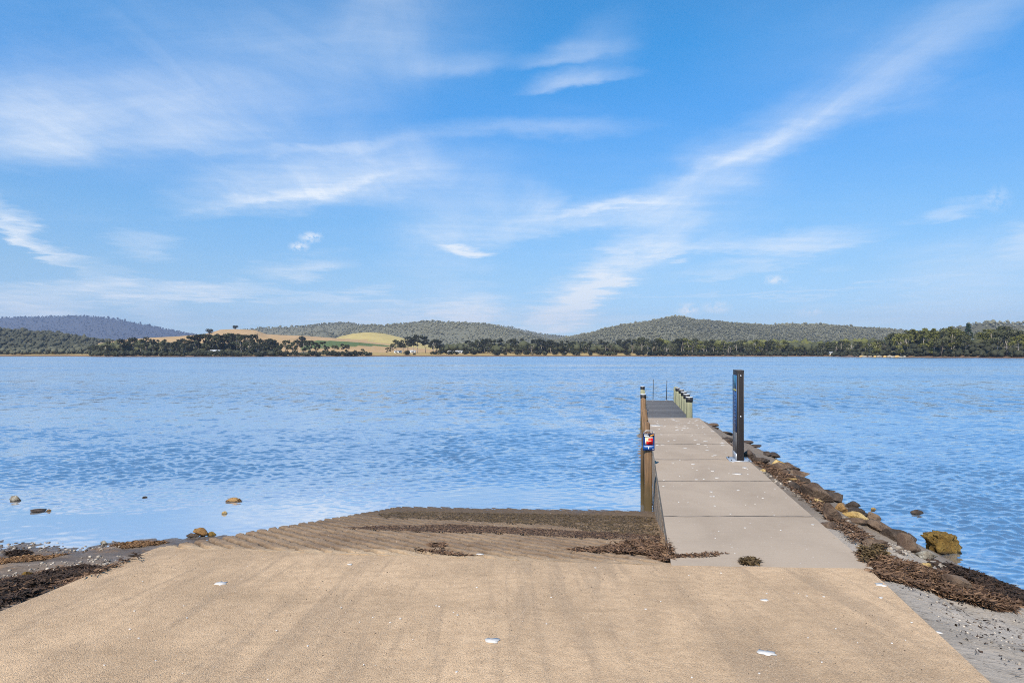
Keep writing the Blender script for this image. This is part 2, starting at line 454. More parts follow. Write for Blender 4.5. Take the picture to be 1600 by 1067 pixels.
def m_timber(name, a, b, dark, damp0=.40, damp1=1.15):
    m, t = material(name)
    P = t.P
    g = t.noise(t.mapping(P, scale=(14, 14, .9)), 2.2, 5, .62, .4); n = t.noise(P, 3.0, 4, .6)
    c = t.mix(t.ramp(g, .3, .7), a, b)
    c = t.mix(t.ramp(t.noise(t.mapping(P, scale=(26, 26, .7)), 2.0, 3, .5), .56, .66, 0, .75), c, dark)
    ps = t.new('ShaderNodeNewGeometry').outputs['Position']
    z = t.new('ShaderNodeSeparateXYZ'); t.l.new(ps, z.inputs[0])
    c = t.mix(t.ramp(t.math('ADD', z.outputs[2], t.math('MULTIPLY', n, .5)), damp1, damp0, 0, .92), c, (.045, .032, .010))
    t.set('Base Color', c); t.set('Roughness', .8)
    t.set('Normal', t.bump(g, .010))
    return m
M_TIMBER = m_timber('brown_timber', (.235, .14, .072), (.115, .070, .040), (.035, .022, .013))
M_WETTIMBER = m_timber('wet_timber', (.12, .075, .04), (.07, .045, .025), (.03, .02, .012), .7, 1.4)
M_PILE = m_timber('treated_timber', (.20, .205, .125), (.29, .28, .18), (.10, .075, .03), .0, .5)
M_CAP = plain('black_cap', (.022, .021, .022), .45, grain=.2)
M_CAPTOP = plain('pale_cap', (.52, .53, .53), .6, grain=.12)
M_DECK, t = material('grey_decking')
oi = t.new('ShaderNodeObjectInfo'); Q_ = t.vmath('ADD', t.P, t.vmath('SCALE', (31, 17, 5), oi.outputs['Random']))
g_ = t.noise(t.mapping(Q_, scale=(1.2, 14, 14)), 3, 5, .65)
c = t.mix(t.ramp(g_, .3, .7), (.045, .043, .045), (.105, .102, .104))
c = t.mix(t.ramp(oi.outputs['Random'], 0, 1, 0, .65, smooth=False), c, (.14, .135, .13))
t.set('Base Color', c); t.set('Roughness', .85); t.set('Normal', t.bump(g_, .006))
M_DARKMET = plain('dark_paint', (.018, .0145, .014), .6, grain=.12, scale=12, bump=0)
M_GREYMET = plain('grey_paint', (.10, .097, .097), .5, grain=.12, scale=12, bump=0)
M_STEEL = plain('galvanised', (.48, .49, .50), .4, .55, grain=.15, scale=25, bump=0)
M_POLE = plain('dark_steel', (.05, .055, .06), .5, .4, grain=.1)
M_NAVY = plain('navy_print', (.010, .035, .15), .4, grain=.15, scale=40, bump=0)
M_BLUEP = plain('blue_print', (.012, .085, .32), .4, grain=.2, scale=40, bump=0)
M_BLACKP = plain('black_print', (.010, .010, .016), .4, grain=.1, bump=0)
M_REDP = plain('red_print', (.62, .012, .012), .4, grain=.1, bump=0)
M_CREAM = plain('cream_print', (.62, .56, .30), .5, grain=.2, scale=60, bump=0)
M_WHITEP = plain('white_print', (.72, .74, .76), .5, grain=.08, bump=0)
M_ORANGEP = plain('orange_print', (.60, .27, .06), .5, grain=.3, scale=50, bump=0)
M_TEALP = plain('teal_print', (.03, .13, .22), .4, grain=.25, scale=8, bump=0)
M_SKYP = plain('blue_panel', (.030, .085, .22), .4, grain=.12, scale=8, bump=0)
M_PALEP = plain('faded_print', (.09, .17, .33), .5, grain=.1, bump=0)
M_YELP = plain('yellow_print', (.34, .32, .10), .4, grain=.1, bump=0)

# ------------------------------------------------------------------ the near ground, in metres
DX = 0.1874                                   # the jetty leans this far right per metre forward
walk_r = lambda y: 2.317 + DX * np.asarray(y, float)
walk_l = lambda y: 0.317 + DX * np.asarray(y, float)
zw = lambda y: 1.211 - .019 * np.asarray(y, float)
zs = lambda y: 1.57 - .071 * np.asarray(y, float)
RA, RBX, RBY = 2.137, -.0120, -.1503
zr = lambda x, y: RA + RBX * np.asarray(x) + RBY * np.asarray(y)
slab_r = lambda y: np.interp(y, [-40, 2.5, 4.01, 6.78], [2.43, 2.43, 2.82, 3.54])
ramp_l = lambda y: np.interp(y, [-40, 7.69, 9.9, 14.35, 20], [-4.04, -4.04, -3.53, -2.35, -1.0])
break_y = lambda x: 7.69 + (np.asarray(x) + 3.6) * (6.9 - 7.69) / 5.21

def ground_z(x, y):
    x = np.asarray(x, float); y = np.asarray(y, float)
    # left beach
    ysh = np.interp(x, [-60, -14, -8.7, -7.2, -5.8, -4, 0], [8, 10.6, 11.45, 11.35, 11.9, 12.4, 12.6]) + .25 * fbm(x * .8, y * .3, 3, 5)
    s = ysh - y
    zl = np.interp(s, [-40, -12, -4, -1, 0, .7, 1.5, 2.3, 3.2, 4.6, 5.9, 8, 20, 60], [-2, -1.6, -.5, -.07, .004, .035, .06, .17, .36, .74, 1.05, 1.2, 1.7, 3])
    zl = zl + .035 * fbm(x * 1.6, y * 2.2, 4, 1) * smooth(-1, 1, s) + .02 * fbm(x * 6, y * 6, 3, 2)
    # right bank
    edge = np.where(y < 6.78, slab_r(y), walk_r(y))
    top = np.where(y < 6.78, zs(y), zw(y)) - .05
    wid = np.interp(y, [-40, 0, 4, 7, 9, 12, 15, 21, 26, 28.5], [4.6, 4.4, 3.9, 3.1, 2.75, 2.3, 2.0, 1.95, 1.15, .6])
    d = x - edge
    q = np.clip(d, 0, None) / wid
    zrk = top * (1 - q ** 1.25)
    zrk = np.where(q > 1, -.42 * (d - wid), zrk)
    zrk = np.maximum(zrk, -2.0)
    rough = smooth(.05, .5, d)
    zrk = zrk + rough * (.10 * fbm(x * 1.3, y * 1.3, 4, 8) + .035 * fbm(x * 5, y * 5, 3, 9))
    zrk = np.where(y > 26.8, zrk + (-1.9 - zrk) * smooth(26.8, 29.8, y), zrk)
    # under the concrete
    inslab = (x > ramp_l(y)) & (x < edge)
    under = np.where(y < 6.9, zs(y) - .25, np.where(x < walk_l(y), np.minimum(zr(x, y), zs(y)) - .25, np.minimum(zw(y) - .4, zw(y))))
    under = np.where((x > walk_l(y)) & (y > 26.6), -1.9, under)
    under = np.maximum(under, -2.0)
    z = np.where(x < ramp_l(y), zl, np.where(inslab, under, zrk))
    dl = ramp_l(y) - x
    cap = np.where(y < break_y(-4.0), zs(y), zr(ramp_l(y), y)) - .035
    z = np.where((dl >= 0) & (dl < .5), np.minimum(z, cap + dl * .12), z)
    return z

def hit(px, py, extra=0.0):
    """the point of the ground or water that the photo shows at a pixel"""
    u, t = (px - HX) / F, (py - HY) / F
    Y = np.arange(3.0, 60, .01)
    X = u * Y; Z = CAMZ - t * Y
    g = np.maximum(ground_z(X, Y), 0.0)
    surf = np.where((X > ramp_l(Y)) & (X < walk_l(Y)) & (Y > 3), np.minimum(zs(Y), np.maximum(zr(X, Y), 0)), g)
    surf = np.where((X > ramp_l(Y)) & (X < slab_r(Y)) & (Y < 6.78), zs(Y), surf)
    surf = np.where((X >= walk_l(Y)) & (X <= walk_r(Y)) & (Y > 6.85) & (Y < 40), zw(Y), surf)
    k = np.argmax(Z <= surf + extra)
    return float(X[k]), float(Y[k]), float(surf[k])

def axis(*segs):
    out = []
    for a, b, s in segs:
        out.append(np.arange(a, b - 1e-6, s))
    out.append([segs[-1][1]])
    return np.concatenate(out)
gx = axis((-90, -12, 2.0), (-12, -3.3, .055), (-3.3, 1.6, .25), (1.6, 9.6, .055), (9.6, 90, 2.0))
gy = axis((-60, 2, 1.0), (2, 13.5, .055), (13.5, 31, .11), (31, 60, 2))
GX, GY = np.meshgrid(gx, gy)
me = mesh_np('shore', np.stack([GX, GY, ground_z(GX, GY)], -1).reshape(-1, 3), grid_faces(len(gy), len(gx)), True)
tag(link('shore', me, M_GROUND), kind='structure')

def sheet(name, ys, xl, xr, nx, zf, mat, parent=None, thick=.3, dirt=None):
    """a slab between two edges with a skirt all round; xl, xr give the edges at each row"""
    V = []; ys = np.asarray(ys)
    U = np.linspace(0, 1, nx)
    Yg = np.stack([ys if ys.ndim == 1 else ys[:, 0]] * nx, 1) if ys.ndim == 1 else ys
    L = np.asarray(xl)[:, None]; Rr = np.asarray(xr)[:, None]
    X = L + (Rr - L) * U[None, :]
    Z = zf(X, Yg)
    top = np.stack([X, Yg, Z], -1).reshape(-1, 3)
    nr = X.shape[0]; n = nr * nx
    idx = np.arange(n).reshape(nr, nx)
    ring = np.concatenate([idx[0, :], idx[1:, -1], idx[-1, -2::-1], idx[-2:0:-1, 0]])
    rim = top[ring].copy(); bot = rim.copy(); bot[:, 2] -= thick
    m_ = len(ring); k = np.arange(m_); k2 = (k + 1) % m_
    skirt = np.stack([n + k2, n + k, n + m_ + k, n + m_ + k2], -1)
    me = mesh_np(name, np.concatenate([top, rim, bot]), [grid_faces(nr, nx), skirt], False)
    fl = np.zeros(len(me.polygons), bool); fl[:(nr - 1) * (nx - 1)] = True
    me.polygons.foreach_set('use_smooth', fl)
    if dirt is not None:
        attr(me, 'dirt', np.concatenate([dirt(X, Yg).reshape(-1), np.zeros(2 * len(ring))]))
    return link(name, me, mat, parent)

# upper ramp slab; its far side follows the break line where the grooves begin
nr, nx = 150, 90
tt = np.concatenate([np.linspace(-40, 1, 25)[:-1], np.linspace(1, 6.8, nr - 24)])
xl = ramp_l(tt); xr = slab_r(tt)
Yg = np.repeat(tt[:, None], nx, 1)
X0 = xl[:, None] + (xr - xl)[:, None] * np.linspace(0, 1, nx)[None, :]
far = np.where(X0 < 1.61, break_y(X0), 6.9 + (X0 - 1.61) * (6.78 - 6.9) / 1.93)
Yg = np.where(tt[:, None] > 1, 1 + (tt[:, None] - 1) * (far - 1) / 5.8, Yg)
# keep each edge on its own line after the rows bend
XL = ramp_l(Yg[:, 0]); XR = slab_r(Yg[:, -1])
slab = sheet('boat_ramp', Yg, XL, XR, nx, lambda x, y: zs(y) + .006 * fbm(x * 1.5, y * 1.5, 3, 21), M_SLAB)
tag(slab, kind='structure')

# lower ramp with diagonal grooves
nr, nx = 460, 380
yy0 = np.linspace(0, 1, nr)
U = np.linspace(0, 1, nx)
xl0 = -4.04; XB = xl0 + (1.6 - xl0) * U
YB = break_y(XB) + .002
Yg = YB[None, :] + (17.0 - YB)[None, :] * yy0[:, None]
def groove(x, y):
    th = math.radians(52)                     # the grooves run diagonally across the ramp
    c = (x * math.sin(th) + y * math.cos(th)) / .205 + .09 * fbm(x * 1.1, y * 1.1, 3, 31)
    f = np.abs((c % 1.0) - .5) * 2           # 1 at the groove
    return smooth(.56, .80, f + .42 * fbm(x * 10, y * 10, 4, 33))
def ramp_surface(x, y):
    g = groove(x, y) * smooth(0, .25, y - break_y(x) - .05)
    return zr(x, y) - .050 * g + .016 * fbm(x * 9, y * 9, 4, 34)
lower = sheet('grooved_ramp', Yg, ramp_l(Yg[:, 0]) + .018 * fbm(Yg[:, 0] * 4, Yg[:, 0], 2, 3), walk_l(Yg[:, -1]) + .07, nx, ramp_surface, M_RAMP, dirt=lambda x, y: groove(x, y) * smooth(.05, .5, y - break_y(x)) * .95)
sl_x = np.array([v.co[:2] for v in lower.data.vertices]); attr(lower.data, 'sandy', 1 - smooth(-.2, .5, sl_x[:, 1] - break_y(sl_x[:, 0]) + .5 * fbm(sl_x[:, 0] * .8, sl_x[:, 1], 3, 36)))
tag(lower, kind='structure')

# ------------------------------------------------------------------ water
def m_water():
    m, t = material('sea_water')
    P = t.P
    sx = t.new('ShaderNodeSeparateXYZ'); t.l.new(P, sx.inputs[0])
    calm = t.new('ShaderNodeAttribute', attribute_name='calm').outputs['Fac']
    deep = t.new('ShaderNodeAttribute', attribute_name='depth').outputs['Fac']
    bands = t.noise(t.mapping(P, scale=(.006, .03, 1)), 1.0, 4, .55, .3)
    gust = t.ramp(bands, .36, .62, .35, 1.25)
    def slope(rot, sc, scale, detail, k):
        n = t.noise(t.mapping(P, rot=(0, 0, rot), scale=sc), scale, detail, .6, .3, color=True)
        return t.vmath('MULTIPLY', t.vmath('SUBTRACT', n, (.5, .5, .5)), (k * .8, k, 0))
    sl = t.vmath('ADD', slope(.25, (1.0, 2.4, 1), 2.4, 2, .60), slope(-.3, (1.0, 2.2, 1), 7, 3, .50))
    sl = t.vmath('ADD', sl, (0, -.085, 0))          # the faces turned to the shore are the steep ones
    mid = t.vmath('SCALE', slope(.0, (1.3, .6, 1), .9, 3, .95), t.ramp(sx.outputs[1], 20, 45))
    sl = t.vmath('ADD', sl, mid)
    sl = t.vmath('ADD', sl, slope(.1, (.6, 1.0, 1), .9, 2, .34))
    off = t.ramp(sx.outputs[1], 14, 110)          # chop too fine to see grows away from the shore
    amp = t.math('MULTIPLY', t.math('MULTIPLY', gust, t.math('MULTIPLY_ADD', off, .15, .8)), t.math('SUBTRACT', 1.0, t.math('MULTIPLY', calm, .93)))
    nn = t.vmath('ADD', t.new('ShaderNodeNewGeometry').outputs['Normal'], t.vmath('SCALE', sl, amp))
    t.set('Normal', t.vmath('NORMALIZE', nn))
    t.set('Base Color', t.mix(deep, (.44, .43, .42), (.19, .225, .265)))
    t.set('Roughness', .3); t.set('IOR', 1.333)
    rough = t.math('MULTIPLY_ADD', t.math('MULTIPLY', off, gust), .16, .05)
    g = t.new('ShaderNodeBsdfPrincipled'); g.inputs['Metallic'].default_value = 1.0
    t.put(g.inputs['Base Color'], (.95, .95, .94)); t.put(g.inputs['Roughness'], rough); t.l.new(t.p.inputs['Normal'].links[0].from_socket, g.inputs['Normal'])
    mx = t.new('ShaderNodeMixShader'); mx.inputs[0].default_value = .77
    t.l.new(t.p.outputs[0], mx.inputs[1]); t.l.new(g.outputs[0], mx.inputs[2])
    t.l.new(mx.outputs[0], [n for n in t.n if n.type == 'OUTPUT_MATERIAL'][0].inputs['Surface'])
    return m
M_WATER = m_water()
rows = CAMZ * F / np.concatenate([np.arange(8, 76, 1.0), np.arange(76, 250, .5), np.arange(250, 470, 1.0)])[::-1]
rows = np.concatenate([[3, 4.5, 6], rows[rows > 6.9], [460, 500, 560, 640, 740, 860, 1000, 1400]])
rows = np.unique(rows)
cols = np.concatenate([np.linspace(-6000, -250, 60)[:-1], np.arange(-250, 1850, 3.6), np.linspace(1850, 7600, 60)])
u = (cols - HX) / F
WX = u[None, :] * rows[:, None]; WY = np.repeat(rows[:, None], len(u), 1)
seabed = np.where((WX > ramp_l(WY)) & (WX < walk_l(WY)) & (WY > 7), np.maximum(zr(WX, WY), -2), ground_z(WX, WY))
seabed = np.where(WY > 55, -2, seabed)
depth = np.clip(-seabed, 0, 3)
calm = 1 - smooth(.18, .62, depth + .22 * fbm(WX * .35, WY * .5, 3, 41))
calm = np.where(WX > 4, calm * .55, calm)
calm = np.maximum(calm, .75 * (1 - smooth(15.2, 19.5, WY + 1.6 * fbm(WX * .25, WY * .3, 3, 42))) * (WX < 3.2))
wz = np.zeros_like(WX)
wr = np.random.default_rng(5)
sp = np.gradient(rows)                                 # waves too short for the sheet's spacing are left to the material
for k in range(80):
    lam = float(np.exp(wr.uniform(math.log(.12), math.log(.62)) if k < 66 else wr.uniform(0, 1.0)))
    a = wr.normal(.25, .85) + math.pi / 2
    kx, ky = math.cos(a) * 2 * math.pi / lam, math.sin(a) * 2 * math.pi / lam
    amp = (.0082 if lam < .36 else .0058 if lam < .95 else .0020) * lam * (1 - smooth(lam / 5, lam / 2.3, np.maximum(sp, rows * 3.6 / F * .8)))[:, None]
    ph = wr.uniform(0, 6.28) + 1.2 * fbm(WX * .12, WY * .12, 2, 120 + k)
    wz += amp * np.sin(kx * WX + ky * WY + ph)
grp = .45 + 1.1 * vnoise(WX * .35 , WY * .22, 44)
wz *= grp * (1 - .95 * calm)
me = mesh_np('water', np.stack([WX, WY, wz], -1).reshape(-1, 3), grid_faces(len(rows), len(cols)), True)
attr(me, 'calm', calm); shallow = (1 - smooth(.0, .95, depth)) * (1 - smooth(-3.0, -.5, WX + .18 * (WY - 12))) * (WY < 40)
attr(me, 'depth', 1 - shallow)
tag(link('water', me, M_WATER), kind='structure')

# ------------------------------------------------------------------ far land
SHORE = ([-3000, -300, 0, 110, 135, 160, 330, 560, 640, 760, 1000, 1290, 1340, 1450, 1600, 1900, 3600], [700, 800, 815, 800, 735, 690, 685, 730, 775, 790, 790, 730, 620, 540, 480, 440, 400])
shore_d = lambda px: np.interp(px, *SHORE)
LAYERS = [  # distance of the ridge, how far its near slope reaches, skyline as photo pixels, cover
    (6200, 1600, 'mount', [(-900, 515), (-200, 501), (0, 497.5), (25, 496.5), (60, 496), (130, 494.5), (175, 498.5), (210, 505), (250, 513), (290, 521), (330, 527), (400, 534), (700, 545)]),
    (1450, 640, 'forest', [(-900, 506), (-200, 508), (0, 517), (40, 520), (100, 526), (150, 533), (200, 539), (260, 546), (330, 552)]),
    (1250, 330, 'tan', [(60, 552), (130, 540), (190, 531.5), (230, 528), (280, 525.5), (320, 522), (360, 524), (420, 527), (500, 531), (560, 535), (620, 541), (700, 548)]),
    (1700, 400, 'tan', [(260, 540), (300, 526), (330, 519.5), (345, 515), (370, 514), (400, 516), (415, 522), (440, 523.5), (480, 525), (520, 528), (570, 533), (640, 545)]),
    (3200, 800, 'forest', [(330, 530), (380, 516), (420, 513), (460, 511.5), (500, 508), (530, 505.5), (545, 505.5), (570, 510), (610, 513), (660, 520), (720, 535)]),
    (2500, 380, 'forest', [(455, 535), (470, 525), (485, 519), (505, 518), (525, 525), (545, 535)]),
    (1900, 420, 'gold', [(490, 545), (530, 526), (552, 521), (575, 519), (600, 521), (625, 527), (660, 537), (720, 548)]),
    (2700, 800, 'forest', [(520, 530), (545, 515), (580, 508.5), (600, 510), (640, 506.5), (660, 504.5), (700, 504.5), (740, 505.5), (765, 508), (800, 517), (840, 528), (900, 540)]),
    (3900, 800, 'forest', [(700, 515), (760, 507), (800, 512), (830, 519), (850, 522.5), (880, 526), (950, 532), (1050, 540)]),
    (4600, 800, 'forest', [(780, 530), (840, 523), (900, 527), (960, 530), (1100, 540)]),
    (2600, 900, 'forest', [(840, 540), (890, 528), (920, 523), (950, 514.5), (980, 508.5), (1010, 504.5), (1040, 499), (1050, 496.5), (1065, 497.5), (1080, 500), (1110, 503), (1150, 507), (1200, 510), (1240, 508.5), (1290, 509), (1330, 512.5), (1380, 515), (1430, 521), (1500, 530), (1600, 540)]),
    (2300, 700, 'scrub', [(1380, 540), (1450, 522), (1500, 511), (1530, 506), (1550, 505), (1575, 505.5), (1610, 509), (1700, 512), (1900, 514), (2600, 520)]),
    (640, 190, 'scrub', [(1310, 552), (1350, 549), (1400, 545), (1460, 542), (1530, 539.5), (1600, 538), (1800, 536), (2600, 534)]),
]
PALETTE = {'forest': (.155, .150, .102), 'tan': (.41, .27, .135), 'gold': (.43, .34, .13), 'green': (.085, .125, .040), 'scrub': (.10, .092, .05), 'mount': (.055, .065, .092), 'sand': (.17, .105, .07), 'field': (.36, .26, .105)}  # mount: the blue of distance haze is mixed into its ground colour
def land(px, D):
    """height and cover of the far land along a bearing (pixel column) at a depth"""
    px = np.asarray(px, float); D = np.asarray(D, float)
    sh = shore_d(px)
    s = D - sh
    z = np.where(s < 0, np.maximum(-2, s * .05), np.interp(s, [0, 8, 40, 150, 400, 8000], [0, .9, 2.4, 3.8, 6, 10]))
    col = np.zeros(z.shape + (3,)) + PALETTE['field']
    wood = (px < 560) | (px > 1040)
    col[wood & (s > 60)] = PALETTE['scrub']
    col[(s < 20)] = PALETTE['sand']
    cid = np.zeros(z.shape, int)
    jit = 1 + .05 * fbm(px * .02, D * .004, 4, 61)
    for k, (dr, reach, cov, sky_) in enumerate(LAYERS):
        xs, ys = zip(*sky_)
        inside = (px > xs[0] - 60) & (px < xs[-1] + 60)
        top = CAMZ + (HY - np.interp(px, xs, ys)) / F * dr
        if xs[0] > -800: top = np.where(px < xs[0], -40, top)
        if xs[-1] < 2500: top = np.where(px > xs[-1], -40, top)
        tq = np.where(D < dr, (dr - D) / reach, (D - dr) / (reach * 1.3))
        prof = 1 - smooth(0, 1, np.clip(tq * jit, 0, 1))
        gully = 1 + .34 * fbm(px * .018 + k, D * .0016, 4, 70 + k) * np.clip(tq, 0, 1) * (cov == 'forest')
        zz = top * prof * gully * smooth(0, 45, s)
        win = (zz > z) & (prof > .03) & (s > 0)
        z = np.where(win, zz, z)
        c = np.array(PALETTE[cov])
        col[win] = c; cid = np.where(win, {'forest': 1, 'tan': 2, 'gold': 3, 'scrub': 4, 'mount': 6}[cov], cid)
    gr = (px > 470) & (px < 640) & (D > 1040 + (px - 470) * .9) & (D < 1160 + (px - 470) * 1.1)
    col[gr] = PALETTE['green']; cid = np.where(gr, 5, cid)
    return z, col, cid
def far_pt(px, D):
    z = float(land(np.array([px]), np.array([D]))[0][0])
    return Vector(((px - HX) / F * D, D, z))

M_LAND, t = material('land_cover')
at = t.new('ShaderNodeAttribute', attribute_name='cover')
n1 = t.noise(t.P, .03, 6, .65); n2 = t.noise(t.P, .16, 4, .7)
c = t.mix(t.ramp(n1, .3, .7, 0, .5), at.outputs['Color'], t.mix(.5, at.outputs['Color'], (.10, .085, .05)))
c = t.mix(t.ramp(n2, .55, .75, 0, .45), c, (.10, .08, .045))
t.set('Base Color', c); t.set('Roughness', .95); t.set('Specular IOR Level', .05)
lc = np.concatenate([np.linspace(-1000, -320, 30)[:-1], np.arange(-320, 1920, 4.0), np.linspace(1920, 2600, 30)])
lr = np.concatenate([np.arange(380, 900, 10), np.arange(900, 1500, 22), np.geomspace(1500, 8200, 70)])
LP, LD = np.meshgrid(lc, lr)
lz, lcol, _ = land(LP, LD)
me = mesh_np('hills', np.stack([(LP - HX) / F * LD, LD, lz], -1).reshape(-1, 3), grid_faces(len(lr), len(lc)), True)
attr(me, 'cover', np.concatenate([lcol, np.ones(lcol.shape[:2] + (1,))], -1).reshape(-1, 4), 'FLOAT_COLOR')
tag(link('hills', me, M_LAND), kind='structure')
b = MB(); b.box((0, 4000, -2.4), (26000, 9000, .5))
tag(b.build('seabed', M_GROUND), kind='structure')

# ------------------------------------------------------------------ foliage
def m_leaf(name, a, b, tone=True):
    m, t = material(name)
    oi = t.new('ShaderNodeObjectInfo')
    at = t.new('ShaderNodeAttribute', attribute_name='tone')
    f = t.math('ADD', t.math('MULTIPLY', at.outputs['Fac'], .65), t.math('MULTIPLY', oi.outputs['Random'], .35))
    t.set('Base Color', t.mix(f, a, b)); t.set('Roughness', .8); t.set('Specular IOR Level', .1)
    return m
M_GUM = m_leaf('gum_leaves', (.045, .050, .026), (.105, .105, .052))
M_GUMY = m_leaf('olive_leaves', (.080, .085, .024), (.155, .150, .045))
M_DARKLEAF = m_leaf('dark_leaves', (.022, .026, .016), (.060, .060, .035))
M_PINELEAF = m_leaf('pine_needles', (.018, .036, .024), (.045, .075, .045))
M_FOREST = m_leaf('hill_forest', (.080, .078, .045), (.225, .21, .130))
M_NEARWOOD = m_leaf('near_hill_forest', (.055, .056, .036), (.140, .135, .088))
M_HAZEBLUE = m_leaf('haze_blue_forest', (.050, .060, .085), (.075, .085, .115))  # far mountain trees, with the blue of distance haze put into the leaf colour
M_BARK = plain('pale_bark', (.36, .31, .26), .85, grain=.35, scale=1.5, bump=0)
M_BARKD = plain('dark_bark', (.12, .095, .075), .85, grain=.35, scale=1.5, bump=0)

def leaf_quads(centres, radii, n, size, rg, flat=.75):
    """n leaf sprays on the shells of ellipsoidal clumps"""
    k = rg.integers(0, len(centres), n)
    d = rg.normal(size=(n, 3)); d /= np.linalg.norm(d, axis=1)[:, None]
    r = rg.uniform(.35, 1.05, n) ** .6
    C = np.asarray(centres)[k] + d * (np.asarray(radii)[k][:, None] * r[:, None]) * np.array([1, 1, flat])
    nrm = d + rg.normal(scale=.7, size=(n, 3)); nrm /= np.linalg.norm(nrm, axis=1)[:, None]
    a = np.cross(nrm, rg.normal(size=(n, 3))); a /= np.linalg.norm(a, axis=1)[:, None]
    bq = np.cross(nrm, a)
    s = size * rg.uniform(.5, 1.3, n)[:, None]
    V = np.stack([C - a * s, C + bq * s * .6, C + a * s, C - bq * s * .6], 1).reshape(-1, 3)
    Q = np.arange(4 * n).reshape(n, 4)
    tone = np.repeat(np.clip(rg.normal(.45, .25, n), 0, 1), 4)
    return V, Q, tone

def crown_mesh(name, cs, rs, n, size, rg, flat=.75):
    V, Q, tone = leaf_quads(cs, rs, n, size, rg, flat)
    me = mesh_np(name, V, Q); attr(me, 'tone', tone); return me

def gum_variant(seed, lean=.1, low=.35, spread=.34, clumps=13, n=900):
    """unit-height gum tree: trunk with limbs, open crown of clumps"""
    rg = np.random.default_rng(seed); b = MB()
    lx = rg.normal(0, lean)
    fork = rg.uniform(.34, .5)
    b.tube([(0, 0, -.05), (lx * .25, 0, fork * .5), (lx * .6, 0, fork), (lx, rg.normal(0, .04), .8)], [.022, .018, .015, .005], 6)
    cs, rs = [], []
    for k in range(clumps):
        th = rg.uniform(0, 6.28); rr = spread * math.sqrt(rg.uniform(.05, 1)); z = rg.uniform(low + .12, .93) if k > 1 else rg.uniform(.84, .92)
        rr *= 1.15 - .75 * abs(z - .62) / .38
        c = np.array([lx * z + rr * math.cos(th), rr * math.sin(th), z])
        cs.append(c); rs.append(rg.uniform(.075, .15))
        if k % 2 == 0:
            z0 = rg.uniform(min(fork * .7, z * .8), min(.7, z))
            p0 = np.array([lx * .7 * z0, 0, z0]); mid = (p0 + c) / 2 + np.array([0, 0, -.03])
            b.tube([p0, mid, c], [.010, .007, .003], 5)
    return b.mesh('trunk'), crown_mesh('crown', cs, rs, n, .040, rg)

def shrub_variant(seed, n=420):
    rg = np.random.default_rng(seed)
    cs, rs = [], []
    for k in range(7):
        th = rg.uniform(0, 6.28); rr = rg.uniform(0, .75)
        cs.append((rr * math.cos(th), rr * math.sin(th) * .8, rg.uniform(.3, .66))); rs.append(rg.uniform(.3, .45))
    b = MB()
    for c in cs[:5]: b.tube([(0, 0, -.1), (c[0] * .4, c[1] * .4, c[2] * .5), c], [.05, .035, .01], 5)
    return b.mesh('stem'), crown_mesh('foliage', cs, rs, n, .12, rg, .8)

def bare_variant(seed):
    rg = np.random.default_rng(seed); b = MB(); cs = []; rs = []
    b.tube([(0, 0, -.05), (.02, 0, .3), (.05, 0, .62)], [.024, .018, .010], 6)
    for k in range(9):
        z0 = rg.uniform(.2, .55); th = rg.uniform(0, 6.28); r1 = rg.uniform(.16, .36)
        e = np.array([.03 + r1 * math.cos(th), r1 * math.sin(th) * .8, z0 + rg.uniform(.2, .42)])
        p0 = np.array([.03 * z0 * 2, 0, z0]); b.tube([p0, (p0 + e) / 2 + np.array([0, 0, .04]), e], [.011, .008, .003], 5)
        cs.append(e); rs.append(rg.uniform(.05, .1))
    return b.mesh('trunk'), crown_mesh('crown', cs, rs, 170, .03, rg)

def pine_variant(seed):
    rg = np.random.default_rng(seed); b = MB(); cs = []; rs = []
    b.tube([(0, 0, -.05), (0, 0, .5), (.01, 0, .97)], [.022, .015, .004], 6)
    for k in range(26):
        z = .25 + .72 * (k / 25); rr = .20 * (1 - (z - .25) / .9) * rg.uniform(.5, 1.1); th = k * 2.4
        cs.append((rr * math.cos(th), rr * math.sin(th), z)); rs.append(.075 * (1.25 - z * .6))
    return b.mesh('trunk'), crown_mesh('crown', cs, rs, 1300, .026, rg, .6)

GUMS = [gum_variant(100 + k) for k in range(7)] + [gum_variant(200 + k, .15, .2, .42, 15, 1100) for k in range(4)] + [gum_variant(250 + k, .08, .02, .36, 16, 1200) for k in range(4)]
SHRUBS = [shrub_variant(300 + k) for k in range(5)]
BARES = [bare_variant(400 + k) for k in range(4)]
PINES = [pine_variant(500)]
_mat_cache = {}
def with_mat(me, mat):
    k = (me.name, mat.name)
    if k not in _mat_cache:
        c = me.copy(); c.materials.clear(); c.materials.append(mat); _mat_cache[k] = c
    return _mat_cache[k]

def plant_tree(name, variant, loc, h, leaf, bark, label, cat, group=None, parts=('trunk', 'crown'), wide=1.0):
    o = empty(name, loc, R.uniform(0, 6.28))
    o.scale = (h * wide, h * wide, h)
    tag(o, label, cat, group)
    link(parts[0], with_mat(variant[0], bark), None, o)
    link(parts[1], with_mat(variant[1], leaf), None, o)
    return o

